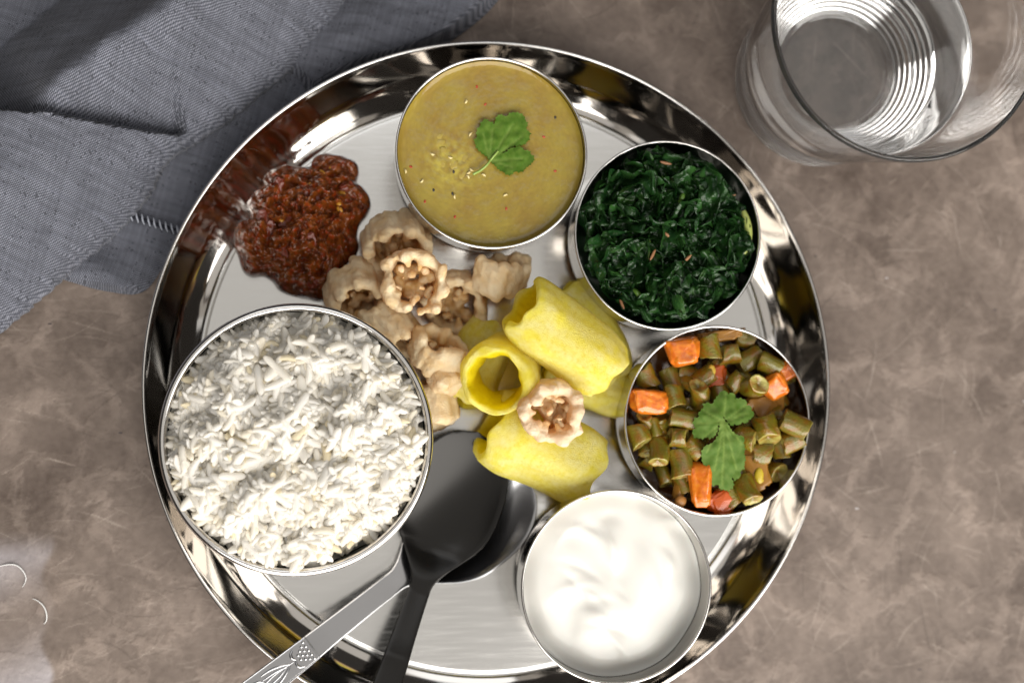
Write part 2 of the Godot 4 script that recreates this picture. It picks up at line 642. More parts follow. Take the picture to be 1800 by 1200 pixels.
func ring(radius: float, y: float, r: float, seg := 96) -> ArrayMesh:
	return sheet(seg, 12, func(u: float, v: float) -> Vector3: return Vector3(cos(TAU * u) * (radius + r * cos(TAU * v)), y + r * sin(TAU * v), sin(TAU * u) * (radius + r * cos(TAU * v))), true, true)


func _bowls() -> void:
	var k := thing("katori_bowl", "small steel bowl of yellow lentil soup at the top of the plate", "bowl", Vector3(-0.0036, 0.0021, -0.0888), "small steel bowls on the plate")
	var outer := rounded([[0.0, 0.0006, 0], [0.0220, 0.0, 0.002], [0.0335, 0.0008, 0.010], [0.0366, 0.020, 0.004], [0.0370, 0.0376, 0]], 7)
	var inner := rounded([[0.0365, 0.0376, 0], [0.0361, 0.020, 0.004], [0.0330, 0.0016, 0.010], [0.0, 0.0014, 0]], 7)
	part(k, "bowl_outside", lathe(outer, 112), steel)
	part(k, "bowl_inside", lathe(inner, 112), steel)
	part(k, "bowl_rim", ring(0.0368, 0.0378, 0.00055, 112), steel_rim)
	var spots := [["small steel bowl of wilted dark greens right of the lentil soup", Vector3(0.0656, 0.0021, -0.0576)], ["small steel bowl of green bean and carrot curry", Vector3(0.0846, 0.0021, 0.0148)], ["small steel bowl of white yogurt at the bottom of the plate", Vector3(0.0439, 0.0021, 0.0783)]]
	for s in spots:
		var d = k.duplicate()
		d.name = "katori_bowl"
		add_child(d, true)
		d.position = s[1]
		d.rotation.y = rng.randf() * TAU
		d.set_meta("label", s[0])
	var r := thing("rice_bowl", "large steel bowl with a thick rolled lip heaped with white rice", "bowl", Vector3(-0.0775, 0.0021, 0.0204))
	part(r, "bowl_outside", lathe(rounded([[0.0, 0.0006, 0], [0.030, 0.0, 0.003], [0.0455, 0.0008, 0.013], [0.0490, 0.025, 0.005], [0.0492, 0.0466, 0]], 7), 128), steel)
	part(r, "bowl_inside", lathe(rounded([[0.0476, 0.0466, 0], [0.0474, 0.025, 0.005], [0.0440, 0.0018, 0.013], [0.0, 0.0016, 0]], 7), 128), steel_satin)
	part(r, "bowl_rim", ring(0.0487, 0.0466, 0.00155, 128), steel_rim)


func loft_spoon(spine: Array, half: Array, dish: Array, thick: float) -> ArrayMesh:
	# spine: Vector3 points from the bowl's tip to the handle's end; half: half widths; dish: how deep the middle lies below the edges
	var n := spine.size() - 1
	var ring_n := 24
	var f := func(u: float, v: float) -> Vector3:
		var k := int(round(v * n))
		var a: Vector3 = spine[maxi(k - 1, 0)]
		var b: Vector3 = spine[mini(k + 1, n)]
		var d := (b - a)
		d.y = 0.0
		d = d.normalized()
		var side := Vector3(-d.z, 0, d.x)
		var w: float = half[k]
		var ang := TAU * u
		var s := cos(ang)
		var top := sin(ang) >= 0.0
		var edge := pow(absf(sin(ang)), 0.35)
		var y: float = dish[k] * (s * s - 1.0) + (thick * 0.5 * edge if top else -thick * 0.5 * edge)
		return spine[k] + side * (s * w) + Vector3(0, y, 0)
	return sheet(ring_n, n, f, true, false)


func spoon_shape(tip: Vector3, neck: Vector3, end: Vector3, lift: Array, bowl_w: float, neck_w: float, end_w: float, depth: float, thick: float) -> ArrayMesh:
	# lift: heights at tip, bowl middle (edge level), neck, handle middle, end
	var spine := []
	var half := []
	var dish := []
	var nb := 34
	for k in nb + 1:
		var t := float(k) / nb
		var q := tip.lerp(neck, t)
		q.y = lerpf(lift[0], lift[1], smoothstep(0.0, 1.0, t)) if t < 0.75 else lerpf(lift[1], lift[2], smoothstep(0.75, 1.0, t))
		spine.append(q)
		var w := bowl_w * pow(maxf(1.0 - pow(absf(t - 0.43) / 0.43, 2.3), 0.0), 0.5)
		if t > 0.43:
			w = neck_w + (bowl_w - neck_w) * (0.5 + 0.5 * cos(PI * pow((t - 0.43) / 0.57, 1.45)))
		var blend := smoothstep(0.70, 1.0, t)
		half.append(maxf(w, 0.0004))
		dish.append(depth * sin(PI * clampf(t * 1.02, 0.0, 1.0)) * (1.0 - blend))
	var nh := 40
	for k in range(1, nh + 1):
		var t := float(k) / nh
		var q := neck.lerp(end, t)
		q.y = lerpf(lerpf(lift[2], lift[3], minf(t * 2.0, 1.0)), lift[4], smoothstep(0.35, 1.0, t))
		spine.append(q)
		half.append(lerpf(neck_w, end_w, smoothstep(0.0, 1.0, t)))
		dish.append(0.0003 * (1.0 - t))
	return loft_spoon(spine, half, dish, thick)


func _spoons() -> void:
	var bright := mat("brushed_spoon_steel", lin(0.42, 0.42, 0.43), 0.18, 1.0)
	var s := thing("steel_spoon", "steel spoon with an embossed handle lying under the black spoon", "spoon")
	var tip := Vector3(0.0141, 0.009, 0.0372)
	var neck := Vector3(-0.0398, 0.01, 0.0779)
	var end := Vector3(-0.108, 0.027, 0.1267)
	part(s, "spoon_body", spoon_shape(tip, neck, end, [0.0100, 0.0092, 0.0095, 0.0195, 0.0270], 0.0212, 0.0044, 0.0061, 0.0088, 0.0014), bright)
	var d := (end - neck)
	d.y = 0.0
	d = d.normalized()
	var side := Vector3(-d.z, 0, d.x)
	var top := func(t: float, across: float) -> Vector3:
		var q := neck.lerp(end, t)
		q.y = lerpf(lerpf(0.0095, 0.0195, minf(t * 2.0, 1.0)), 0.0270, smoothstep(0.35, 1.0, t)) + 0.00068
		return q + side * across
	var orn := func(pts: Array, r: float) -> void:
		var line := []
		for q in smooth_line(pts, 5):
			line.append(top.call(q.x, q.y))
		part(s, "embossing", tube(line, func(v: float) -> float: return r * (0.45 + 0.55 * sin(PI * clampf(v, 0.05, 0.95))), 7), bright)
	orn.call([Vector2(0.475, -0.0052), Vector2(0.475, 0.0052)], 0.00026)
	orn.call([Vector2(0.48, -0.0050), Vector2(0.7, -0.0054), Vector2(0.95, -0.006)], 0.00024)
	orn.call([Vector2(0.48, 0.0050), Vector2(0.7, 0.0054), Vector2(0.95, 0.006)], 0.00024)
	for row in 4:
		for k in 5 - row:
			var at: Vector3 = top.call(0.495 + row * 0.017, (k - (4 - row) * 0.5) * 0.0019)
			part(s, "bead", ellipsoid(0.00065, 0.00045, 0.00065, 8, 5), bright, Transform3D(Basis(), at))
	for sgn in [-1.0, 1.0]:
		orn.call([Vector2(0.565, 0.0), Vector2(0.575, 0.0014 * sgn), Vector2(0.57, 0.0030 * sgn), Vector2(0.55, 0.0040 * sgn)], 0.0006)
		orn.call([Vector2(0.60, 0.0002 * sgn), Vector2(0.63, 0.0016 * sgn), Vector2(0.68, 0.0030 * sgn), Vector2(0.73, 0.0034 * sgn)], 0.00055)
		orn.call([Vector2(0.62, 0.0001 * sgn), Vector2(0.67, 0.0012 * sgn), Vector2(0.74, 0.0016 * sgn)], 0.00045)
		orn.call([Vector2(0.73, 0.0 * sgn), Vector2(0.75, 0.0022 * sgn), Vector2(0.79, 0.0028 * sgn), Vector2(0.80, 0.0012 * sgn), Vector2(0.77, 0.0010 * sgn)], 0.0005)
	orn.call([Vector2(0.58, 0.0), Vector2(0.68, 0.0006), Vector2(0.78, -0.0003), Vector2(0.95, 0.0)], 0.0004)
	var black := mat("black_coated_steel", lin(0.013, 0.012, 0.011), 0.22, 0.7)
	black.metallic_specular = 0.6
	var bk := thing("black_spoon", "matte black spoon resting in the bowl of the steel spoon", "spoon")
	part(bk, "spoon_body", spoon_shape(Vector3(-0.0071, 0.017, 0.0188), Vector3(-0.0302, 0.016, 0.08), Vector3(-0.0493, 0.03, 0.1297), [0.0165, 0.0135, 0.0160, 0.0235, 0.0290], 0.0205, 0.0044, 0.0059, 0.0052, 0.0016), black)


func _glass() -> void:
	var at := Vector3(0.1407, 0.0, -0.1286)
	var glass := StandardMaterial3D.new()
	glass.resource_name = "clear_glass"
	glass.albedo_color = Color(1, 1, 1, 0.01)
	glass.roughness = 0.0
	glass.refraction_enabled = true
	glass.refraction_scale = 0.05
	var outer := [[0.0, 0.0032, 0], [0.026, 0.0028, 0.003], [0.0315, 0.0004, 0.002], [0.0350, 0.0008, 0.002]]
	for k in 7:
		var y := 0.0040 + k * 0.0032
		outer.append([0.0362 + y * 0.11, y, 0.0009])
		outer.append([0.0352 + (y + 0.0016) * 0.11, y + 0.0016, 0.0009])
	outer.append([0.0395, 0.030, 0.004])
	outer.append([0.0512, 0.0975, 0.001])
	outer.append([0.0507, 0.0993, 0.0010])
	outer.append([0.0494, 0.0990, 0.0010])
	outer.append([0.0372, 0.0300, 0.004])
	for k in 8:
		var y := 0.0265 - k * 0.0024
		outer.append([0.0362 - k * 0.00155, y, 0.0007])
		outer.append([0.0350 - k * 0.00155, y - 0.0008, 0.0007])
	outer.append([0.0225, 0.0075, 0.002])
	outer.append([0.0, 0.0070, 0])
	var g := thing("drinking_glass", "clear tapered glass tumbler with a ribbed base at the top right", "glass", at)
	part(g, "tumbler", lathe(rounded(outer, 4), 160), glass)
	var water := StandardMaterial3D.new()
	water.resource_name = "water"
	water.albedo_color = Color(1, 1, 1, 0.0)
	water.roughness = 0.0
	water.refraction_enabled = true
	water.refraction_scale = 0.033
	var wp := [[0.0, 0.0072, 0], [0.0222, 0.0077, 0.002]]
	for k in range(7, -1, -1):
		var y := 0.0265 - k * 0.0024
		wp.append([0.0348 - k * 0.00155, y - 0.0008, 0.0007])
		wp.append([0.0360 - k * 0.00155, y, 0.0007])
	wp.append([0.0370, 0.0300, 0.004])
	wp.append([0.0424, 0.0600, 0.0006])
	wp.append([0.0412, 0.0590, 0.001])
	wp.append([0.0390, 0.0586, 0.002])
	wp.append([0.0, 0.0586, 0])
	var w := part(self, "drinking_water", lathe(rounded(wp, 4), 128), water, Transform3D(Basis(), at))
	tag(w, "still water filling half of the glass tumbler", "water")


# ---------------------------------------------------------------- food

func _rice() -> void:
	var at := Vector3(-0.0775, 0.0021, 0.0204)
	var rice := thing("rice_mound", "heap of cooked white long grain rice filling the large bowl", "rice", at)
	var clump := fnl(62.0, 31, 3)
	var fine := fnl(170.0, 32, 2)
	var R := 0.0472
	var surf := func(x: float, z: float) -> float:
		var r := sqrt(x * x + z * z) / R
		var y := 0.0442 + 0.0120 * (1.0 - pow(r, 2.6))
		y += 0.0075 * clump.get_noise_2d(x, z) + 0.0022 * fine.get_noise_2d(x, z)
		var a := atan2(z, x)
		y -= 0.0070 * smoothstep(0.70, 0.98, r) * (exp(-pow(angle_difference(a, 0.95) / 0.32, 2.0)) + 0.4 * exp(-pow(angle_difference(a, -0.75) / 0.5, 2.0)) + 0.2 * exp(-pow(angle_difference(a, -2.3) / 0.4, 2.0)))
		return y
	var shapes := []
	for k in 6:
		shapes.append(grain(0.00138 + 0.00014 * (k % 3), 0.0047 + 0.0005 * (k % 4), 0.0010 * (k - 2), k + 3))
	var tints := []
	for k in 5:
		var m := mat("cooked_rice", [lin(0.88, 0.87, 0.845), lin(0.87, 0.85, 0.80), lin(0.89, 0.885, 0.87), lin(0.86, 0.81, 0.70), lin(0.82, 0.73, 0.52)][k], 0.42)
		m.backlight_enabled = true
		m.backlight = lin(1.0, 0.96, 0.88)
		m.metallic_specular = 0.25
		tints.append(m)
	var grains := []
	var n := 5600
	for k in n:
		var a := rng.randf() * TAU
		var r := sqrt(rng.randf()) * 0.985
		var x := cos(a) * r * R
		var z := sin(a) * r * R
		var layer := float(k % 3)
		var y: float = surf.call(x, z) - layer * 0.0015 + rng.randf_range(-0.0004, 0.0009)
		var e := 0.0025
		var nx: float = (surf.call(x - e, z) - surf.call(x + e, z)) / (2.0 * e)
		var nz: float = (surf.call(x, z - e) - surf.call(x, z + e)) / (2.0 * e)
		var up := Vector3(nx * 0.6, 1.0, nz * 0.6).normalized()
		var yaw := TAU * rng.randf()
		if rng.randf() < 0.45:
			yaw = 5.0 * clump.get_noise_2d(x * 0.8 + 7.0, z * 0.8) + rng.randfn(0.0, 0.4)
		var dir := Vector3(cos(yaw), 0, sin(yaw))
		dir = (dir - up * dir.dot(up)).normalized()
		dir = (dir + up * rng.randfn(0.0, 0.14)).normalized()
		var sx := dir.cross(up).normalized()
		var s := rng.randf_range(0.82, 1.15)
		var bs := Basis(sx, sx.cross(dir) * -1.0, dir) * Basis(Vector3(0, 0, 1), rng.randf() * TAU) * Basis().scaled(Vector3(s, s, s * rng.randf_range(0.8, 1.1)))
		if Vector2(x, z).length() + 0.004 > R:
			var inw := 1.0 - 0.0035 / R
			x *= inw
			z *= inw
		grains.append([y - surf.call(x, z) + 0.3 * clump.get_noise_2d(x, z) * 0.004, Transform3D(bs, Vector3(x, y, z)), rng.randi() % 6])
	grains.sort_custom(func(p, q) -> bool: return p[0] > q[0])
	var st := SurfaceTool.new()
	var rest := 0
	var bags := []
	for k in 5:
		var t := SurfaceTool.new()
		t.begin(Mesh.PRIMITIVE_TRIANGLES)
		bags.append(t)
	for k in grains.size():
		var g = grains[k]
		var c := 0
		var q := rng.randf()
		c = 0 if q < 0.35 else 1 if q < 0.6 else 2 if q < 0.82 else 3 if q < 0.96 else 4
		if k < 300:
			part(rice, "rice_grain", shapes[g[2]], tints[c], g[1])
		else:
			bags[c].append_from(shapes[g[2]], 0, g[1])
	var all := ArrayMesh.new()
	for k in 5:
		bags[k].set_material(tints[k])
		bags[k].commit(all)
	var bed := sheet(96, 26, func(u: float, v: float) -> Vector3: return Vector3(cos(TAU * u) * v * R, surf.call(cos(TAU * u) * v * R, sin(TAU * u) * v * R) - 0.0028, sin(TAU * u) * v * R), true, false, null, Vector3.UP)
	var bt := SurfaceTool.new()
	bt.begin(Mesh.PRIMITIVE_TRIANGLES)
	bt.append_from(bed, 0, Transform3D())
	bt.set_material(tints[1])
	bt.commit(all)
	var o := MeshInstance3D.new()
	o.name = "rice_grains"
	o.mesh = all
	o.set_meta("kind", "stuff")
	rice.add_child(o)


func grain(r: float, half: float, bend: float, sd: int) -> ArrayMesh:
	var n := fnl(1.0, sd, 2)
	var f := func(u: float, v: float) -> Vector3:
		var c := -cos(PI * v)
		var w := pow(maxf(1.0 - pow(absf(c), 4.0), 0.0), 0.5)
		var a := TAU * u
		var k := 1.0 + 0.16 * n.get_noise_3d(cos(a) * 0.8, sin(a) * 0.8, c * 1.6)
		return Vector3(cos(a) * w * r * k, sin(a) * w * r * 0.86 * k + bend * c * c, c * half)
	return sheet(9, 11, f, true, false)


func _dal() -> void:
	var at := Vector3(-0.0036, 0.0021, -0.0888)
	var dal := thing("lentil_soup", "smooth yellow lentil soup filled almost to its bowl's rim", "soup", at)
	var big := fnl(38.0, 61, 3)
	var mid := fnl(140.0, 62, 3)
	var fine := fnl(520.0, 63, 2)
	var R := 0.03625
	var soft := Vector2(-0.0197, -0.0855)
	soft -= Vector2(at.x, at.z)
	var level := func(x: float, z: float) -> float:
		var r := sqrt(x * x + z * z)
		var chunk := exp(-Vector2(x, z).distance_squared_to(soft) / 0.00011)
		return 0.0338 + 0.00022 * mid.get_noise_2d(x, z) + 0.0003 * chunk * (0.6 + 1.2 * fine.get_noise_2d(x * 0.7, z * 0.7)) + 0.0015 * exp((r - R) / 0.0012)
	var f := func(u: float, v: float) -> Vector3:
		var r := R * pow(v, 0.75)
		var x := cos(TAU * u) * r
		var z := sin(TAU * u) * r
		return Vector3(x, level.call(x, z), z)
	var tint := func(u: float, v: float, p: Vector3) -> Color:
		var t := clampf(0.5 + 0.8 * big.get_noise_2d(p.x, p.z) + 0.35 * mid.get_noise_2d(p.x, p.z), 0.0, 1.0)
		var g := fine.get_noise_2d(p.x, p.z)
		var c := Color(0.230, 0.150, 0.030).lerp(Color(0.272, 0.205, 0.036), t)
		var chunk := exp(-Vector2(p.x, p.z).distance_squared_to(soft) / 0.00010)
		c = c.lerp(Color(0.37, 0.30, 0.055), clampf(chunk * (0.55 + 1.4 * mid.get_noise_2d(p.x * 1.5, p.z * 1.5)), 0.0, 0.9))
		return c * (1.0 + 0.12 * g)
	var soup := vmat("lentil_soup", 0.12)
	soup.metallic_specular = 0.42
	relief(soup, noise_tex(0.05, 4, 3, 256), 0.006)
	triplanar(soup, 40.0)
	part(dal, "soup_surface", sheet(150, 80, f, true, false, tint, Vector3.UP), soup)
	var lentil := mat("soft_lentil", lin(0.32, 0.24, 0.045), 0.25)
	var germ := mat("lentil_germ", lin(0.70, 0.58, 0.28), 0.4)
	var red := mat("chilli_flake", lin(0.35, 0.035, 0.01), 0.35)
	var dark := mat("mustard_seed", lin(0.03, 0.024, 0.02), 0.4)
	var le := ellipsoid(0.0023, 0.00045, 0.0017, 10, 7, 0.0, 0.3, 5)
	var fl := ellipsoid(0.0005, 0.0002, 0.0007, 6, 4, 0.0, 0.5, 6)
	for k in 13:
		var q := soft + Vector2(rng.randfn(0.0, 0.0055), rng.randfn(0.0, 0.0065))
		if k > 9:
			q = Vector2(rng.randf_range(-0.027, 0.027), rng.randf_range(-0.024, 0.026))
		var y: float = level.call(q.x, q.y) - 0.0003
		part(dal, "lentil", le, lentil, Transform3D(Basis(Vector3.UP, rng.randf() * TAU).scaled(Vector3.ONE * rng.randf_range(0.6, 1.1)), Vector3(q.x, y, q.y)))
	for k in 14:
		var q := soft + Vector2(rng.randfn(0.002, 0.006), rng.randfn(0.003, 0.006)) if k < 9 else Vector2(rng.randf_range(-0.02, 0.022), rng.randf_range(-0.025, 0.026))
		var y: float = level.call(q.x, q.y) + 0.0002
		var a := rng.randf() * TAU
		var bow := []
		for i in 7:
			var t := (i / 6.0 - 0.5) * 1.5
			bow.append(Vector3(sin(t) * 0.0013, 0.0001 * cos(t * 2.0), cos(t) * 0.0012))
		part(dal, "lentil_germ", tube(bow, func(v: float) -> float: return 0.00034 * (0.3 + sin(PI * v)), 6), germ, Transform3D(Basis(Vector3.UP, a), Vector3(q.x, y, q.y)))
	for spot in [Vector2(-0.0346, -0.0835), Vector2(0.0024, -0.0679), Vector2(0.0217, -0.0829), Vector2(-0.0056, -0.1085), Vector2(-0.0176, -0.0644), Vector2(-0.0292, -0.0702), Vector2(0.0173, -0.0962), Vector2(-0.0089, -0.1153)]:
		part(dal, "chilli_flake", fl, red, Transform3D(Basis(Vector3.UP, rng.randf() * TAU), Vector3(spot.x - at.x, level.call(spot.x - at.x, spot.y - at.z), spot.y - at.z)))
	for spot in [Vector2(-0.0259, -0.0746), Vector2(-0.0181, -0.0818), Vector2(-0.0186, -0.0734), Vector2(0.0219, -0.1039)]:
		part(dal, "mustard_seed", fl, dark, Transform3D(Basis(), Vector3(spot.x - at.x, level.call(spot.x - at.x, spot.y - at.z), spot.y - at.z)))
	# the coriander leaf floating on it
	var joint := Vector2(-0.0042, -0.0862)
	var veins := []
	for v in [Vector2(-0.0067, -0.0965), Vector2(0.005, -0.1006), Vector2(0.0084, -0.0957), Vector2(0.0083, -0.0871), Vector2(0.0044, -0.0837), Vector2(-0.0031, -0.0981)]:
		veins.append(v)
	var green := leaf_material()
	var wav := fnl(150.0, 71, 2)
	var leaf := thing("coriander_leaf", "single three lobed coriander leaf with stem on the lentil soup", "herb leaf")
	var lift := func(q: Vector2) -> float:
		return at.y + 0.0349 + 0.0005 * wav.get_noise_2d(q.x, q.y) + 0.6 * q.distance_squared_to(joint) / 0.02 * 0.02 - vein_dent(q, joint, veins) * 0.0004 + 0.0008
	var shade := leaf_tint(joint, veins, Color(0.062, 0.135, 0.014), Color(0.130, 0.215, 0.034), 81)
	part(leaf, "leaf_blade", leaf_blade([Vector2(-0.0042, -0.0861), Vector2(-0.0052, -0.0877), Vector2(-0.0072, -0.0889), Vector2(-0.0084, -0.09), Vector2(-0.0095, -0.0912), Vector2(-0.0098, -0.0928), Vector2(-0.0104, -0.0941), Vector2(-0.009, -0.0951), Vector2(-0.0093, -0.0967), Vector2(-0.009, -0.0985), Vector2(-0.0078, -0.0993), Vector2(-0.0077, -0.1008), Vector2(-0.0067, -0.1014), Vector2(-0.0064, -0.1022), Vector2(-0.0048, -0.1021), Vector2(-0.0046, -0.1012), Vector2(-0.003, -0.1012), Vector2(-0.0025, -0.1002), Vector2(-0.002, -0.1012), Vector2(-0.0017, -0.1028), Vector2(-0.0009, -0.1038), Vector2(0.0004, -0.1041), Vector2(0.0016, -0.1034), Vector2(0.0027, -0.1034), Vector2(0.0035, -0.1047), Vector2(0.005, -0.105), Vector2(0.0066, -0.105), Vector2(0.0084, -0.1045), Vector2(0.0095, -0.1033), Vector2(0.0097, -0.102), Vector2(0.0107, -0.1012), Vector2(0.0105, -0.0999), Vector2(0.0099, -0.0989), Vector2(0.011, -0.0978), Vector2(0.012, -0.0971), Vector2(0.0112, -0.0958), Vector2(0.0115, -0.0947), Vector2(0.0102, -0.0937), Vector2(0.0099, -0.0929), Vector2(0.0083, -0.0923), Vector2(0.0057, -0.0922), Vector2(0.0031, -0.0912), Vector2(0.0016, -0.0899), Vector2(0.0005, -0.0891), Vector2(0.0021, -0.0894), Vector2(0.0031, -0.0904), Vector2(0.0039, -0.0912), Vector2(0.0052, -0.0912), Vector2(0.0063, -0.0915), Vector2(0.0073, -0.0919), Vector2(0.0086, -0.0913), Vector2(0.0091, -0.0903), Vector2(0.0104, -0.0903), Vector2(0.0117, -0.0901), Vector2(0.0117, -0.0888), Vector2(0.013, -0.0883), Vector2(0.0132, -0.0867), Vector2(0.0125, -0.0859), Vector2(0.0117, -0.0849), Vector2(0.0106, -0.0841), Vector2(0.0096, -0.0833), Vector2(0.0088, -0.0822), Vector2(0.007, -0.0817), Vector2(0.0057, -0.0822), Vector2(0.0046, -0.0811), Vector2(0.0036, -0.0806), Vector2(0.002, -0.0808), Vector2(0.0013, -0.0818), Vector2(0, -0.0823), Vector2(-0.0011, -0.0831), Vector2(-0.0021, -0.0844), Vector2(-0.0031, -0.0851)], lift, 0.00022, 0.00028, shade), green)
	var stem := []
	for q in smooth_line([Vector2(-0.001, -0.0898), Vector2(-0.0039, -0.0864), Vector2(-0.0055, -0.0843), Vector2(-0.008, -0.0822), Vector2(-0.0108, -0.0807)], 5):
		stem.append(Vector3(q.x, lift.call(q) + 0.0002, q.y))
	part(leaf, "stem", tube(stem, func(v: float) -> float: return 0.00042 + 0.0001 * v, 8), mat("coriander_stem", lin(0.24, 0.34, 0.07), 0.4))


func leaf_material() -> StandardMaterial3D:
	var m := vmat("coriander_leaf", 0.5)
	m.metallic_specular = 0.22
	m.backlight_enabled = true
	m.backlight = lin(0.25, 0.35, 0.1)
	return m


func vein_dent(q: Vector2, joint: Vector2, tips: Array) -> float:
	var best := 0.0
	for t in tips:
		var c := Geometry2D.get_closest_point_to_segment(q, joint, t)
		best = maxf(best, exp(-pow(q.distance_to(c) / 0.00035, 2.0)))
	return best


func leaf_tint(joint: Vector2, tips: Array, a: Color, b: Color, sd: int) -> Callable:
	var n := fnl(260.0, sd, 3)
	return func(q: Vector2) -> Color:
		var v := vein_dent(q, joint, tips)
		var d := 0.0
		for t in tips:
			var axis: Vector2 = (t - joint).normalized()
			var s: float = (q - joint).dot(axis)
			var o: float = absf((q - joint).cross(axis))
			if s > 0.0005 and o < 0.004 and s < joint.distance_to(t) * 1.1:
				d = maxf(d, pow(0.5 + 0.5 * cos((s - o * 0.9) * TAU / 0.0021), 6.0) * (1.0 - o / 0.004))
		var c := a.lerp(b, clampf(0.35 + 0.7 * n.get_noise_2d(q.x, q.y) + 0.20 * d, 0.0, 1.0))
		return c.lerp(Color(0.21, 0.29, 0.07), 0.5 * v)


func crumpled_leaf(sd: int, length: float, width: float) -> ArrayMesh:
	var r := RandomNumberGenerator.new()
	r.seed = sd
	var n := fnl(1.0, sd, 3)
	var k1 := r.randf_range(4.0, 9.0)
	var k2 := r.randf_range(4.0, 9.0)
	var ph := r.randf() * TAU
	var curl := r.randf_range(-1.5, 1.5)
	var f := func(u: float, v: float) -> Vector3:
		var x := u * 2.0 - 1.0
		var z := v * 2.0 - 1.0
		var w := width * pow(maxf(1.0 - absf(x) * absf(x), 0.0), 0.6) * (1.0 + 0.12 * sin(x * 11.0 + z * 3.0 + ph))
		var a := z * curl
		var rad := w / maxf(absf(curl), 0.5)
		var pz := sin(a) * rad * signf(curl) if absf(curl) > 0.5 else z * w
		var py := (1.0 - cos(a)) * rad if absf(curl) > 0.5 else 0.0
		var p := Vector3(x * length + 0.0025 * n.get_noise_2d(x * 1.3, z * 1.3 + 9.0), py, pz)
		p.y += 0.0042 * n.get_noise_2d(x * 1.8, z * 1.8) + 0.0013 * sin(x * k1 + z * k2 + ph) + 0.0016 * n.get_noise_2d(x * 3.0, z * 3.0) + 0.0007 * n.get_noise_2d(x * 7.0, z * 7.0) - 0.0009 * exp(-z * z * 60.0)
		return p
	var tint := func(u: float, v: float, p: Vector3) -> Color:
		var z := v * 2.0 - 1.0
		var c := Color(0.005, 0.018, 0.006).lerp(Color(0.024, 0.070, 0.017), clampf(0.5 + n.get_noise_2d(u * 3.0, v * 3.0) * 0.9, 0.0, 1.0))
		return c.lerp(Color(0.05, 0.13, 0.025), 0.6 * exp(-z * z * 90.0))
	return sheet(26, 20, f, false, false, tint, Vector3.UP)


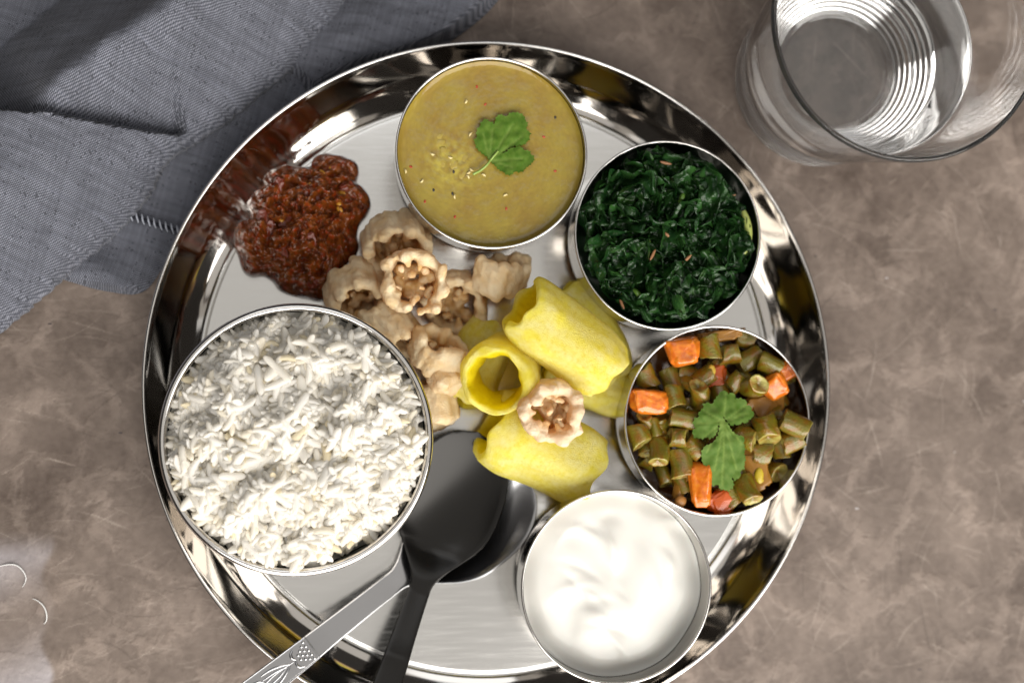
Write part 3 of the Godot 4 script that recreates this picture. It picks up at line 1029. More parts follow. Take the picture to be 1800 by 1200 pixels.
func _greens() -> void:
	var at := Vector3(0.0656, 0.0021, -0.0576)
	var g := thing("wilted_greens", "glossy dark green wilted leaves with cumin seeds in their bowl", "cooked greens", at)
	var n := fnl(70.0, 91, 3)
	var R := 0.0345
	var surf := func(x: float, z: float) -> float:
		var r := sqrt(x * x + z * z) / R
		var a := atan2(z, x)
		return 0.0315 + 0.0045 * (1.0 - r * r) + 0.0075 * n.get_noise_2d(x, z) - 0.010 * smoothstep(0.55, 1.0, r) * exp(-pow(angle_difference(a, 0.75) / 0.55, 2.0)) - 0.004 * smoothstep(0.8, 1.0, r)
	var m := vmat("wilted_leaf", 0.20)
	m.metallic_specular = 0.42
	m.backlight_enabled = true
	m.backlight = lin(0.05, 0.12, 0.03)
	relief(m, noise_tex(0.04, 14, 4, 256), 0.03)
	triplanar(m, 60.0)
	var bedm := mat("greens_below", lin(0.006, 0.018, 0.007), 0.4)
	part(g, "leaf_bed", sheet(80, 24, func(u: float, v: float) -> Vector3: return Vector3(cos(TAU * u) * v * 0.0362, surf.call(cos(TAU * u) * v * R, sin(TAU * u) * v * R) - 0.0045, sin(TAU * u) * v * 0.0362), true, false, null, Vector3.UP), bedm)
	var shapes := []
	for k in 12:
		shapes.append(crumpled_leaf(200 + k, 0.0115 + 0.0004 * k, 0.0110 + 0.0012 * (k % 5)))
	for k in 150:
		var a := rng.randf() * TAU
		var sc := rng.randf_range(0.65, 1.12)
		var r := minf(sqrt(rng.randf()) * 0.95, 0.985 - 0.0138 * sc / R)
		var x := cos(a) * r * R
		var z := sin(a) * r * R
		var up := Vector3(rng.randfn(0.0, 0.36), 1.0, rng.randfn(0.0, 0.36)).normalized()
		var b := basis_along(up, rng.randf() * TAU).scaled(Vector3.ONE * sc)
		part(g, "leaf", shapes[k % 12], m, Transform3D(b, Vector3(x, surf.call(x, z) + rng.randf_range(-0.003, 0.0014), z)))
	var light := mat("leaf_stalk", lin(0.10, 0.20, 0.03), 0.3)
	var cumin := mat("cumin_seed", lin(0.26, 0.12, 0.05), 0.5)
	for s in [[Vector3(0.0363, 0.037, -0.0713), Vector3(0.0427, 0.037, -0.0764)], [Vector3(0.0591, 0.038, -0.0814), Vector3(0.0668, 0.037, -0.0781)], [Vector3(0.0517, 0.036, -0.0506), Vector3(0.0574, 0.037, -0.0553)], [Vector3(0.0428, 0.035, -0.0435), Vector3(0.054, 0.035, -0.0364)], [Vector3(0.0547, 0.034, -0.032), Vector3(0.0477, 0.035, -0.0418)], [Vector3(0.0691, 0.036, -0.0701), Vector3(0.0723, 0.037, -0.0768)], [Vector3(0.0884, 0.036, -0.05), Vector3(0.0918, 0.036, -0.0456)]]:
		var line := []
		for i in 9:
			var q: Vector3 = s[0].lerp(s[1], i / 8.0) - at
			q.y = surf.call(q.x, q.z) + 0.0042 + 0.0007 * sin(i * 0.8)
			line.append(q)
		part(g, "stalk", tube(line, func(v: float) -> float: return 0.00075 + 0.0003 * sin(v * 7.0), 8), light)
	for s in [[1149, 372, 0.1], [1233, 361, 0.7], [1247, 348, -0.9], [1281, 347, -0.2], [1134, 455, -1.1], [1196, 461, -0.7], [1165, 421, 0.6], [1174, 418, -0.7], [1091, 535, 1.2], [1160, 293, 0.2]]:
		var q := seat(s[0], s[1]) - at
		q.y = surf.call(q.x, q.z) + 0.0058
		part(g, "cumin_seed", ellipsoid(0.0006, 0.0005, 0.0024, 8, 8, 0.0002, 0.2, 3), cumin, Transform3D(Basis(Vector3.UP, PI / 2 - float(s[2])), q))
	var pale := mat("pale_stalk", lin(0.30, 0.34, 0.09), 0.3)
	var stub := []
	for q in [Vector3(0.0972, 0.036, -0.0675), Vector3(0.0982, 0.0365, -0.0636), Vector3(0.0989, 0.0363, -0.0591), Vector3(0.0984, 0.036, -0.0542), Vector3(0.0971, 0.0355, -0.0508)]:
		stub.append(q - at + Vector3(-0.0010, 0.0035, 0))
	part(g, "cut_stalk", tube(smooth_line(stub, 5), func(v: float) -> float: return 0.0017 * pow(sin(PI * clampf(v, 0.03, 0.97)), 0.25), 12), pale)


# a point of the greens' surface, from its place in the plan
func seat(x: float, y: float) -> Vector3:
	var a := Vector3(0.0272, 0.036, -0.0964)
	var b := Vector3(0.1054, 0.036, -0.0979)
	var c := Vector3(0.0266, 0.036, -0.0207)
	return a + (b - a) * ((x - 1000.0) / 340.0) + (c - a) * ((y - 240.0) / 340.0)


func bean_piece(sd: int, r: float, length: float) -> ArrayMesh:
	var rr := RandomNumberGenerator.new()
	rr.seed = sd
	var n := fnl(1.0, sd, 3)
	var oval := rr.randf_range(0.80, 0.98)
	var bend := rr.randf_range(-0.0012, 0.0012)
	var slant := rr.randf_range(-0.28, 0.28)
	var hole := rr.randf_range(0.35, 0.7)
	# (radius share, height share, depth below the cut)
	var prof := [[0.0, -1.0, 0.30], [0.25 * hole, -1.0, 0.34], [0.42 * hole, -1.0, 0.22], [0.60, -1.0, 0.10], [0.78, -1.0, 0.02], [0.92, -1.0, 0.0], [1.0, -0.93, 0.0], [1.02, -0.6, 0.0], [1.0, -0.2, 0.0], [1.0, 0.2, 0.0], [1.02, 0.6, 0.0], [1.0, 0.93, 0.0], [0.92, 1.0, 0.0], [0.78, 1.0, 0.02], [0.60, 1.0, 0.10], [0.42 * hole, 1.0, 0.22], [0.25 * hole, 1.0, 0.34], [0.0, 1.0, 0.30]]
	var np := prof.size() - 1
	var f := func(u: float, v: float) -> Vector3:
		var p = prof[int(round(v * np))]
		var a := TAU * u
		var lob := 1.0 + 0.05 * cos(2.0 * a) + 0.035 * cos(5.0 * a + sd)
		var x: float = cos(a) * p[0] * r * lob
		var z: float = sin(a) * p[0] * r * oval * lob
		var h: float = p[1]
		var y: float = h * length * 0.5 - signf(h) * float(p[2]) * r + x * slant * signf(h) * float(absf(h) > 0.5)
		var k := n.get_noise_3d(x * 500.0, y * 300.0, z * 500.0)
		return Vector3(x + bend * (h * h) + x * 0.14 * k, y + 0.0005 * k, z + z * 0.14 * k)
	var tint := func(u: float, v: float, p: Vector3) -> Color:
		var q = prof[int(round(v * np))]
		var masala := n.get_noise_3d(p.x * 350.0 + 5.0, p.y * 350.0, p.z * 350.0)
		var side := Color(0.105, 0.096, 0.009).lerp(Color(0.185, 0.150, 0.012), clampf(0.5 + n.get_noise_3d(p.x * 90.0, p.y * 90.0, p.z * 90.0) * 1.2, 0.0, 1.0))
		if absf(q[1]) > 0.96:
			side = side.lerp(Color(0.38, 0.33, 0.09), 0.75 if q[0] > 0.5 else 0.25)
			if q[0] < 0.45:
				side = side.lerp(Color(0.11, 0.075, 0.01), 0.6)
		return side.lerp(Color(0.22, 0.070, 0.006), smoothstep(-0.15, 0.35, masala) * 0.72)
	return sheet(18, np, f, true, false, tint)


func chunk(sx: float, sy: float, sz: float, sd: int, rough := 0.10) -> ArrayMesh:
	# a cut block with softened edges
	var n := fnl(1.0, sd, 2)
	var f := func(u: float, v: float) -> Vector3:
		var p := Vector3(cos(TAU * u) * sin(PI * v), -cos(PI * v), sin(TAU * u) * sin(PI * v))
		var q := Vector3(signf(p.x) * pow(absf(p.x), 0.5), signf(p.y) * pow(absf(p.y), 0.55), signf(p.z) * pow(absf(p.z), 0.5))
		q *= 1.0 + rough * n.get_noise_3d(p.x * 1.3, p.y * 1.3, p.z * 1.3)
		return Vector3(q.x * sx * (1.0 - 0.16 * q.z), q.y * sy * (1.0 + 0.18 * q.x), q.z * sz)
	return sheet(28, 18, f, true, false)


func _beans() -> void:
	var at := Vector3(0.0846, 0.0021, 0.0148)
	var wet := vmat("curried_bean", 0.30)
	wet.metallic_specular = 0.45
	wet.clearcoat_enabled = true
	wet.clearcoat = 0.5
	wet.clearcoat_roughness = 0.12
	relief(wet, noise_tex(0.05, 21, 4, 256), 0.02)
	triplanar(wet, 70.0)
	var base_m := mat("curry_sauce", lin(0.075, 0.028, 0.005), 0.22)
	var n := fnl(120.0, 44, 3)
	var sauce := part(self, "curry_sauce", sheet(90, 26, func(u: float, v: float) -> Vector3: return Vector3(cos(TAU * u) * v * 0.0361, 0.0205 + 0.002 * n.get_noise_2d(cos(TAU * u) * v * 0.036, sin(TAU * u) * v * 0.036) + 0.004 * (1.0 - v * v), sin(TAU * u) * v * 0.0361), true, false, null, Vector3.UP), base_m, Transform3D(Basis(), at))
	tag(sauce, "dark brown spiced sauce under the bean and carrot pieces", "sauce")
	var group := "cut green bean pieces in the curry"
	var plain := "short cut piece of olive green bean in the spiced curry"
	var shapes := []
	for k in 9:
		shapes.append(bean_piece(300 + k, 0.0047 + 0.00035 * (k % 3), 0.0092 + 0.0013 * (k % 4)))
	# plan place, height (mm), direction of the axis, scale, which shape, label
	var list := [
		[Vector3(0.0818, 0.038, -0.0137), Vector3(0.15, 0.1, 1.0), 1.35, 0, "thick bean piece beside the carrot block at the bowl's upper edge"],
		[Vector3(0.0911, 0.036, -0.0114), Vector3(1, 0.05, -0.1), 1.10, 5, "bean piece lying crosswise right of the thick upper bean piece"],
		[Vector3(0.0999, 0.033, -0.009), Vector3(1, 0, -0.5), 1.15, 7, "dark bean piece leaning toward the pale ended one near the top right wall"],
		[Vector3(0.1065, 0.037, -0.007), Vector3(1, 0.15, 0.6), 1.25, 4, "bean piece with pale cut end beside the wedge shaped carrot at right"],
		[Vector3(0.0993, 0.041, 0.0018), Vector3(0.15, 1, -0.1), 1.35, 3, "bean piece standing upright with its round cut end up"],
		[Vector3(0.0933, 0.036, -0.0004), Vector3(0.7, 0.2, -0.75), 1.05, 1, "slanted bean piece just left of the upright ring ended one"],
		[Vector3(0.0807, 0.034, -0.0022), Vector3(0.8, 0.1, -0.5), 1.2, 2, "slanted bean piece below the squarish carrot block"],
		[Vector3(0.0779, 0.039, 0.0052), Vector3(-0.2, 0.75, -0.75), 1.3, 6, "speckled bean piece with its hollow end up just left of the coriander"],
		[Vector3(0.0681, 0.038, 0.0056), Vector3(0.15, 0.35, 1.0), 1.15, 1, "bean piece standing nearly upright right of the tapered carrot"],
		[Vector3(0.0576, 0.033, -0.0023), Vector3(0.5, -0.1, 1.0), 1.1, 5, "short bean piece against the upper left wall above the tapered carrot"],
		[Vector3(0.0709, 0.039, 0.0138), Vector3(1, 0.1, 0.2), 1.15, 7, "small bean piece touching the coriander's left edge"],
		[Vector3(0.0605, 0.034, 0.0175), Vector3(0.2, 0.2, 1.0), 0.95, 4, "small bean piece directly under the tapered carrot"],
		[Vector3(0.0539, 0.036, 0.0201), Vector3(0.35, 0.3, 1.0), 1.3, 0, "broad bean piece against the left wall of the bowl"],
		[Vector3(0.069, 0.039, 0.0211), Vector3(1, 0.25, 0.1), 1.15, 8, "bean piece lying crosswise left of the coriander's middle"],
		[Vector3(0.0622, 0.037, 0.0266), Vector3(-0.15, 0.6, 0.9), 1.2, 3, "bean piece with its open cut end tipped downward at lower left"],
		[Vector3(0.0758, 0.038, 0.0251), Vector3(0.75, 0.15, 0.8), 1.25, 2, "slanted bean piece under the coriander's left lobe"],
		[Vector3(0.0705, 0.038, 0.0313), Vector3(0.1, 0.25, 1.0), 1.35, 6, "bean piece with blunt lower end left of the long carrot"],
		[Vector3(0.0955, 0.039, 0.0213), Vector3(0.8, 0.5, 0.35), 1.2, 1, "bean piece with ringed cut end peeping out right of the coriander"],
		[Vector3(0.104, 0.04, 0.0176), Vector3(0.2, 0.25, 1.0), 1.45, 5, "thick bean piece right of the coriander leaf"],
		[Vector3(0.1151, 0.042, 0.0165), Vector3(1, 0.2, 0.5), 1.25, 7, "bean scrap hanging over the right rim of the bowl"],
		[Vector3(0.1146, 0.039, 0.0232), Vector3(1, 0.15, -0.5), 1.2, 4, "bean piece lying just below the scrap on the right rim"],
		[Vector3(0.1027, 0.037, 0.0279), Vector3(1, 0.05, 0.15), 1.3, 0, "bean piece lying crosswise right of the coriander's lower lobe"],
		[Vector3(0.1119, 0.033, 0.027), Vector3(0.2, 0.3, 1.0), 1.0, 8, "dark bean piece low by the right wall"],
		[Vector3(0.0957, 0.039, 0.0417), Vector3(0.25, 0.65, 0.9), 1.25, 3, "bean piece with a pale cut face at the bottom of the curry"],
		[Vector3(0.0904, 0.035, 0.0447), Vector3(0.5, 0.1, 1.0), 1.15, 2, "bean piece at the bottom wall right of the long carrot"],
		[Vector3(0.0649, 0.03, 0.0357), Vector3(0.2, 0.3, 1.0), 1.1, 6, "dim bean piece low at the left bottom wall"],
		[Vector3(0.0713, 0.033, 0.0395), Vector3(0.3, 0.1, 1.0), 1.0, 1, "dim bean piece beside the onion strip at lower left"],
		[Vector3(0.1089, 0.031, 0.0353), Vector3(0.6, 0.8, 0.2), 1.1, 5, "dim bean piece deep at the lower right wall"],
		[Vector3(0.0683, 0.031, -0.001), Vector3(0.3, 0.2, 1.0), 1.1, 7, "dim bean piece deep between the two upper carrots"],
		[Vector3(0.0744, 0.031, -0.0039), Vector3(1.0, 0.2, 0.4), 1.0, 4, ""],
		[Vector3(0.0874, 0.031, -0.0075), Vector3(1.0, 0.2, 0.9), 1.0, 0, "dim bean piece in the hollow under the upper bean pieces"],
		[Vector3(0.0877, 0.031, 0.0038), Vector3(0.2, 0.3, 1.0), 1.1, 8, "bean piece half under the coriander's top lobe"],
		[Vector3(0.0931, 0.033, 0.0097), Vector3(1.0, 0.3, 0.1), 1.15, 3, ""],
		[Vector3(0.0648, 0.031, 0.0104), Vector3(1.0, 0.2, -0.4), 1.05, 2, ""],
		[Vector3(0.1131, 0.029, 0.0062), Vector3(0.4, 0.3, 1.0), 1.0, 6, ""],
		[Vector3(0.1027, 0.032, 0.0107), Vector3(0.9, 0.1, 0.4), 1.0, 1, ""],
		[Vector3(0.0843, 0.03, 0.0398), Vector3(0.9, 0.1, 0.4), 1.0, 5, ""],
		[Vector3(0.095, 0.033, 0.0349), Vector3(0.3, 0.3, 0.9), 1.0, 7, ""],
		[Vector3(0.0787, 0.029, 0.0443), Vector3(0.9, 0.1, 0.2), 0.9, 4, ""],
		[Vector3(0.0595, 0.028, 0.0306), Vector3(0.9, 0.1, 0.5), 0.9, 8, ""],
		[Vector3(0.0835, 0.034, 0.0161), Vector3(0.9, 0.1, 0.5), 1.0, 2, ""],
		[Vector3(0.076, 0.032, 0.0094), Vector3(0.2, 0.1, 1.0), 1.0, 0, ""],
		[Vector3(0.0621, 0.028, 0.0037), Vector3(0.5, 0.3, 1.0), 0.9, 3, ""],
		[Vector3(0.099, 0.03, -0.0166), Vector3(1.0, 0.1, 0.2), 0.9, 6, ""],
		[Vector3(0.1159, 0.028, -0.0029), Vector3(0.4, 0.3, 1.0), 0.9, 1, ""]]
	for s in list:
		var o := part(self, "bean_piece", shapes[s[3]], wet, Transform3D(basis_along(s[1], rng.randf() * TAU).scaled(Vector3.ONE * (float(s[2]) * 0.68)), s[0]))
		tag(o, s[4] if s[4] else plain, "bean piece", group)
	for k in 26:
		var a := rng.randf() * TAU
		var r := 0.031 * sqrt(rng.randf())
		var o := part(self, "bean_piece", shapes[k % 9], wet, Transform3D(basis_along(Vector3(rng.randfn(0, 1), rng.randfn(0, 0.35), rng.randfn(0, 1)), rng.randf() * TAU).scaled(Vector3.ONE * rng.randf_range(0.55, 0.78)), at + Vector3(cos(a) * r, rng.randf_range(0.0265, 0.0315), sin(a) * r)))
		tag(o, plain, "bean piece", group)
	var carrot := mat("cooked_carrot", Color.WHITE, 0.30)
	carrot.albedo_texture = noise_tex(0.02, 31, 4, 256, gradient([[0.0, lin(0.46, 0.085, 0.005)], [0.5, lin(0.62, 0.15, 0.008)], [1.0, lin(0.68, 0.24, 0.015)]]))
	relief(carrot, noise_tex(0.03, 33, 3, 256), 0.012)
	carrot.clearcoat_enabled = true
	carrot.clearcoat = 0.5
	carrot.clearcoat_roughness = 0.12
	triplanar(carrot, 60.0)
	var cg := "carrot pieces in the curry"
	for s in [
		[Vector3(0.0713, 0.038, -0.0122), Vector3(0.0064, 0.0055, 0.0058), 0.15, 0.2, "squarish orange carrot block near the top of the curry"],
		[Vector3(0.0579, 0.037, 0.0073), Vector3(0.0076, 0.0050, 0.0048), -0.1, -0.25, "tapered orange carrot piece touching the bowl's left wall"],
		[Vector3(0.1084, 0.037, 0.0015), Vector3(0.0052, 0.0040, 0.0050), 0.75, 0.35, "wedge shaped carrot piece behind the upright bean piece"],
		[Vector3(0.0777, 0.038, 0.0397), Vector3(0.0044, 0.0050, 0.0088), 0.05, 0.2, "long carrot piece below the tip of the coriander"],
		[Vector3(0.1144, 0.032, -0.0044), Vector3(0.0032, 0.0030, 0.0038), 0.5, 0.0, "small dark orange carrot bit at the upper right wall"]]:
		var sz: Vector3 = s[1]
		var o := part(self, "carrot_piece", chunk(sz.x, sz.y, sz.z, int(sz.x * 1e6), 0.16), carrot, Transform3D(Basis(Vector3.UP, s[2]) * Basis(Vector3(0, 0, 1), s[3]), s[0]))
		tag(o, s[4], "carrot piece", cg)
	var onion := mat("cooked_onion", lin(0.30, 0.14, 0.022), 0.25)
	onion.backlight_enabled = true
	onion.backlight = lin(0.3, 0.15, 0.03)
	for s in [
		[Vector3(0.1004, 0.036, 0.0335), Vector3(0.0056, 0.0016, 0.0082), 0.2, 0.35, "translucent brown onion slice beside the coriander's lower lobe"],
		[Vector3(0.1067, 0.034, 0.0089), Vector3(0.0070, 0.0016, 0.0050), 0.3, -0.2, "brown onion slice under the upright bean piece"],
		[Vector3(0.0708, 0.034, 0.0399), Vector3(0.0024, 0.0016, 0.0062), -0.3, 0.5, "onion strip left of the long carrot piece"],
		[Vector3(0.0876, 0.035, -0.0186), Vector3(0.0080, 0.0018, 0.0022), 0.15, 0.1, "orange onion strip along the bowl's top edge"]]:
		var sz: Vector3 = s[1]
		tag(part(self, "onion_slice", chunk(sz.x, sz.y, sz.z, int(sz.z * 1e6), 0.35), onion, Transform3D(Basis(Vector3.UP, s[2]) * Basis(Vector3(0, 0, 1), s[3]), s[0])), s[4], "onion slice")
	var tomato := mat("cooked_tomato", lin(0.42, 0.075, 0.010), 0.25)
	tag(part(self, "tomato_bit", chunk(0.0056, 0.003, 0.0046, 12, 0.4), tomato, Transform3D(Basis(Vector3.UP, 0.6), Vector3(0.0869, 0.035, 0.0462))), "soft red orange tomato bit below the long carrot piece", "tomato bit")
	tag(part(self, "tomato_bit", chunk(0.0045, 0.002, 0.0040, 17, 0.4), tomato, Transform3D(Basis(Vector3.UP, 0.2), Vector3(0.0858, 0.033, -0.0029))), "soft tomato bit in the hollow above the coriander", "tomato bit")
	var dalm := mat("split_lentil", lin(0.42, 0.19, 0.05), 0.4)
	tag(part(self, "fried_lentil", ellipsoid(0.0024, 0.0014, 0.0022, 10, 7, 0, 0.3, 4), dalm, Transform3D(Basis(), Vector3(0.0701, 0.037, 0.0461))), "small fried lentil left of the long carrot piece's foot", "lentil")
	tag(part(self, "fried_lentil", ellipsoid(0.0016, 0.0012, 0.0026, 10, 7, 0, 0.3, 8), mat("yellow_lentil", lin(0.55, 0.36, 0.05), 0.35), Transform3D(Basis(), Vector3(0.0831, 0.037, -0.0046))), "small yellow lentil above the coriander's top lobe", "lentil")
	tag(part(self, "fried_lentil", ellipsoid(0.0020, 0.0012, 0.0034, 10, 7, 0, 0.3, 9), mat("yellow_skin", lin(0.45, 0.33, 0.02), 0.35), Transform3D(Basis(), Vector3(0.1018, 0.038, 0.0363))), "yellow bean skin flake beside the lower onion slice", "lentil")
	# coriander sprig on top
	var joint := Vector2(0.0854, 0.0152)
	var veins := []
	for v in [Vector2(0.0865, 0.0046), Vector2(0.0956, 0.0119), Vector2(0.0948, 0.0088), Vector2(0.0753, 0.0156), Vector2(0.0777, 0.011), Vector2(0.078, 0.021), Vector2(0.0858, 0.0288), Vector2(0.0857, 0.0403), Vector2(0.0787, 0.0272), Vector2(0.093, 0.0242), Vector2(0.0822, 0.0341), Vector2(0.0913, 0.0342)]:
		veins.append(v)
	var wav := fnl(120.0, 171, 2)
	var lift := func(q: Vector2) -> float:
		return 0.0455 + 0.0009 * wav.get_noise_2d(q.x, q.y) - 8.0 * q.distance_squared_to(joint) - vein_dent(q, joint, veins) * 0.0004
	var leaf := thing("coriander_sprig", "coriander leaf cluster lying on the bean and carrot curry", "herb leaf")
	part(leaf, "leaf_blade", leaf_blade([Vector2(0.0838, 0.0045), Vector2(0.0854, 0.0032), Vector2(0.0869, 0.0036), Vector2(0.0873, 0.0046), Vector2(0.0889, 0.004), Vector2(0.0905, 0.005), Vector2(0.0901, 0.0065), Vector2(0.0925, 0.0061), Vector2(0.0949, 0.0073), Vector2(0.0948, 0.0088), Vector2(0.0968, 0.0094), Vector2(0.0968, 0.0108), Vector2(0.098, 0.0123), Vector2(0.0968, 0.0139), Vector2(0.0956, 0.0146), Vector2(0.0947, 0.0158), Vector2(0.0928, 0.0154), Vector2(0.0915, 0.0165), Vector2(0.0896, 0.0161), Vector2(0.0888, 0.0169), Vector2(0.0874, 0.0159), Vector2(0.0852, 0.0128), Vector2(0.0849, 0.013), Vector2(0.087, 0.0162), Vector2(0.0879, 0.0177), Vector2(0.0887, 0.0188), Vector2(0.0907, 0.0204), Vector2(0.0931, 0.0208), Vector2(0.0939, 0.0219), Vector2(0.0934, 0.0235), Vector2(0.0942, 0.0258), Vector2(0.0938, 0.0273), Vector2(0.0945, 0.0293), Vector2(0.0941, 0.0316), Vector2(0.0945, 0.0335), Vector2(0.0929, 0.0342), Vector2(0.0928, 0.0366), Vector2(0.0908, 0.0381), Vector2(0.0893, 0.0369), Vector2(0.0904, 0.0396), Vector2(0.09, 0.0411), Vector2(0.0884, 0.0422), Vector2(0.0864, 0.0415), Vector2(0.0852, 0.0414), Vector2(0.0841, 0.0395), Vector2(0.0825, 0.0402), Vector2(0.0813, 0.0391), Vector2(0.0808, 0.0372), Vector2(0.0814, 0.0353), Vector2(0.0794, 0.0341), Vector2(0.0786, 0.0322), Vector2(0.0775, 0.031), Vector2(0.0771, 0.0291), Vector2(0.0767, 0.0264), Vector2(0.078, 0.0245), Vector2(0.0803, 0.0237), Vector2(0.0819, 0.0226), Vector2(0.0832, 0.0203), Vector2(0.0838, 0.018), Vector2(0.0836, 0.0153), Vector2(0.0833, 0.0153), Vector2(0.083, 0.0188), Vector2(0.082, 0.0207), Vector2(0.08, 0.0218), Vector2(0.0788, 0.021), Vector2(0.0772, 0.0218), Vector2(0.0756, 0.0214), Vector2(0.074, 0.0214), Vector2(0.0733, 0.0187), Vector2(0.0745, 0.0176), Vector2(0.0735, 0.0156), Vector2(0.0741, 0.0137), Vector2(0.0765, 0.0132), Vector2(0.0753, 0.0122), Vector2(0.0769, 0.0103), Vector2(0.0779, 0.0097), Vector2(0.0774, 0.0084), Vector2(0.0794, 0.0078), Vector2(0.0813, 0.0084), Vector2(0.0821, 0.0068)], lift, 0.00022, 0.00030, leaf_tint(joint, veins, Color(0.065, 0.130, 0.018), Color(0.130, 0.200, 0.045), 82)), leaf_material())


func _curd() -> void:
	var at := Vector3(0.0439, 0.0021, 0.0783)
	var m := mat("plain_yogurt", lin(0.64, 0.628, 0.59), 0.22)
	m.metallic_specular = 0.38
	m.subsurf_scatter_enabled = true
	m.subsurf_scatter_strength = 0.05
	var a := fnl(42.0, 131, 1)
	var strokes := []
	var ry := RandomNumberGenerator.new()
	ry.seed = 909
	for k in 34:
		var ang := 0.7 + ry.randfn(0.0, 0.7)
		var at2 := Vector2(ry.randfn(0.0, 0.016), ry.randfn(-0.001, 0.016))
		strokes.append([at2, Vector2(cos(ang), sin(ang)), ry.randf_range(0.004, 0.009), ry.randf_range(0.0020, 0.0040), ry.randf_range(-0.0010, 0.0014)])
	var R := 0.0361
	var f := func(u: float, v: float) -> Vector3:
		var r := R * pow(v, 0.8)
		var x := cos(TAU * u) * r
		var z := sin(TAU * u) * r
		var y := 0.0262 + 0.0045 * (1.0 - v * v) + 0.0012 * a.get_noise_2d(x, z)
		for k in strokes:
			var dq: Vector2 = Vector2(x, z) - k[0]
			var al := dq.dot(k[1]) / float(k[2])
			var ac := (dq.dot(k[1].orthogonal()) + 0.12 * al * al * 0.01) / float(k[3])
			y += float(k[4]) * exp(-al * al - ac * ac) * (1.0 - 0.6 * tanh(2.0 * ac))
		y -= 0.0015 * smoothstep(0.75, 1.0, v)
		return Vector3(x, y + 0.0012 * exp((r - R) / 0.001), z)
	var o := part(self, "yogurt", sheet(150, 80, f, true, false, null, Vector3.UP), m, Transform3D(Basis(), at))
	tag(o, "thick white yogurt with soft spoon swirls in its bowl", "yogurt")


func _chutney() -> void:
	var outline := [Vector2(-0.0901, -0.0861), Vector2(-0.0833, -0.089), Vector2(-0.0765, -0.0882), Vector2(-0.0729, -0.0887), Vector2(-0.072, -0.0915), Vector2(-0.0682, -0.0938), Vector2(-0.0629, -0.0935), Vector2(-0.0579, -0.0924), Vector2(-0.0543, -0.0899), Vector2(-0.0536, -0.0862), Vector2(-0.0543, -0.0825), Vector2(-0.0515, -0.0798), Vector2(-0.0493, -0.0763), Vector2(-0.0488, -0.0724), Vector2(-0.0504, -0.0687), Vector2(-0.0534, -0.0648), Vector2(-0.0543, -0.0601), Vector2(-0.0536, -0.0562), Vector2(-0.055, -0.0521), Vector2(-0.0582, -0.0493), Vector2(-0.0596, -0.0433), Vector2(-0.0627, -0.0392), Vector2(-0.0652, -0.0355), Vector2(-0.0697, -0.0337), Vector2(-0.0743, -0.0348), Vector2(-0.0799, -0.0359), Vector2(-0.0855, -0.0382), Vector2(-0.0882, -0.0416), Vector2(-0.0918, -0.0438), Vector2(-0.0967, -0.0436), Vector2(-0.1, -0.046), Vector2(-0.1018, -0.0517), Vector2(-0.1034, -0.0562), Vector2(-0.1034, -0.0619), Vector2(-0.1012, -0.0654), Vector2(-0.0974, -0.0666), Vector2(-0.0974, -0.07), Vector2(-0.0985, -0.0734), Vector2(-0.0957, -0.0778), Vector2(-0.0923, -0.0803), Vector2(-0.0923, -0.0833)]
	outline.append(outline[0])
	var ring_pts := smooth_line(outline, 4)
	var c := Vector2.ZERO
	for q in outline:
		c += q
	c /= outline.size()
	var n1 := fnl(75.0, 151, 2)
	var n2 := fnl(190.0, 152, 3)
	var n3 := fnl(420.0, 153, 3)
	var f := func(u: float, v: float) -> Vector3:
		var e: Vector2 = along(ring_pts, u)
		var s := pow(v, 0.7)
		var q := c.lerp(e, s)
		var dome := pow(maxf(1.0 - pow(s, 3.4), 0.0), 0.42)
		var y := 0.0022 + 0.0145 * dome + dome * (0.0050 * n1.get_noise_2d(q.x, q.y) + 0.0048 * n2.get_noise_2d(q.x, q.y) + 0.0009 * n3.get_noise_2d(q.x, q.y))
		return Vector3(q.x, maxf(y, 0.0018), q.y)
	var tint := func(u: float, v: float, p: Vector3) -> Color:
		var t := n2.get_noise_2d(p.x + 3.0, p.z)
		var s := n3.get_noise_2d(p.x, p.z + 2.0)
		var col := Color(0.105, 0.023, 0.005).lerp(Color(0.185, 0.052, 0.011), clampf(0.5 + t * 1.3, 0.0, 1.0))
		col = col.lerp(Color(0.26, 0.025, 0.006), smoothstep(0.12, 0.5, s) * 0.6)
		col = col.lerp(Color(0.035, 0.013, 0.006), smoothstep(0.1, 0.5, -s) * 0.5)
		return col
	var m := vmat("tomato_onion_relish", 0.19)
	m.metallic_specular = 0.5
	relief(m, noise_tex(0.05, 41, 3, 256), 0.012)
	triplanar(m, 55.0)
	var t := thing("tomato_chutney", "glossy dark red brown heap of chutney on the steel plate", "chutney")
	var mesh := sheet(200, 80, f, true, false, tint, Vector3.UP)
	part(t, "relish_heap", mesh, m)
	var reds := mat("red_pepper_bit", lin(0.13, 0.016, 0.003), 0.3)
	var yel := mat("yellow_seed", lin(0.42, 0.19, 0.012), 0.3)
	for k in 20:
		var u := rng.randf()
		var v := sqrt(rng.randf()) * 0.80
		var p: Vector3 = f.call(u, pow(v, 1.43))
		var b := Basis(Vector3.UP, rng.randf() * TAU) * Basis(Vector3.RIGHT, rng.randfn(0.0, 0.35))
		p.y -= 0.0009
		if k < 12:
			part(t, "pepper_bit", chunk(rng.randf_range(0.0014, 0.0024), 0.0011, rng.randf_range(0.0020, 0.0036), 500 + k, 0.45), reds, Transform3D(b, p))
		else:
			part(t, "seed", ellipsoid(0.0009, 0.0006, 0.0014, 8, 6), yel, Transform3D(b, p + Vector3(0, 0.0003, 0)))


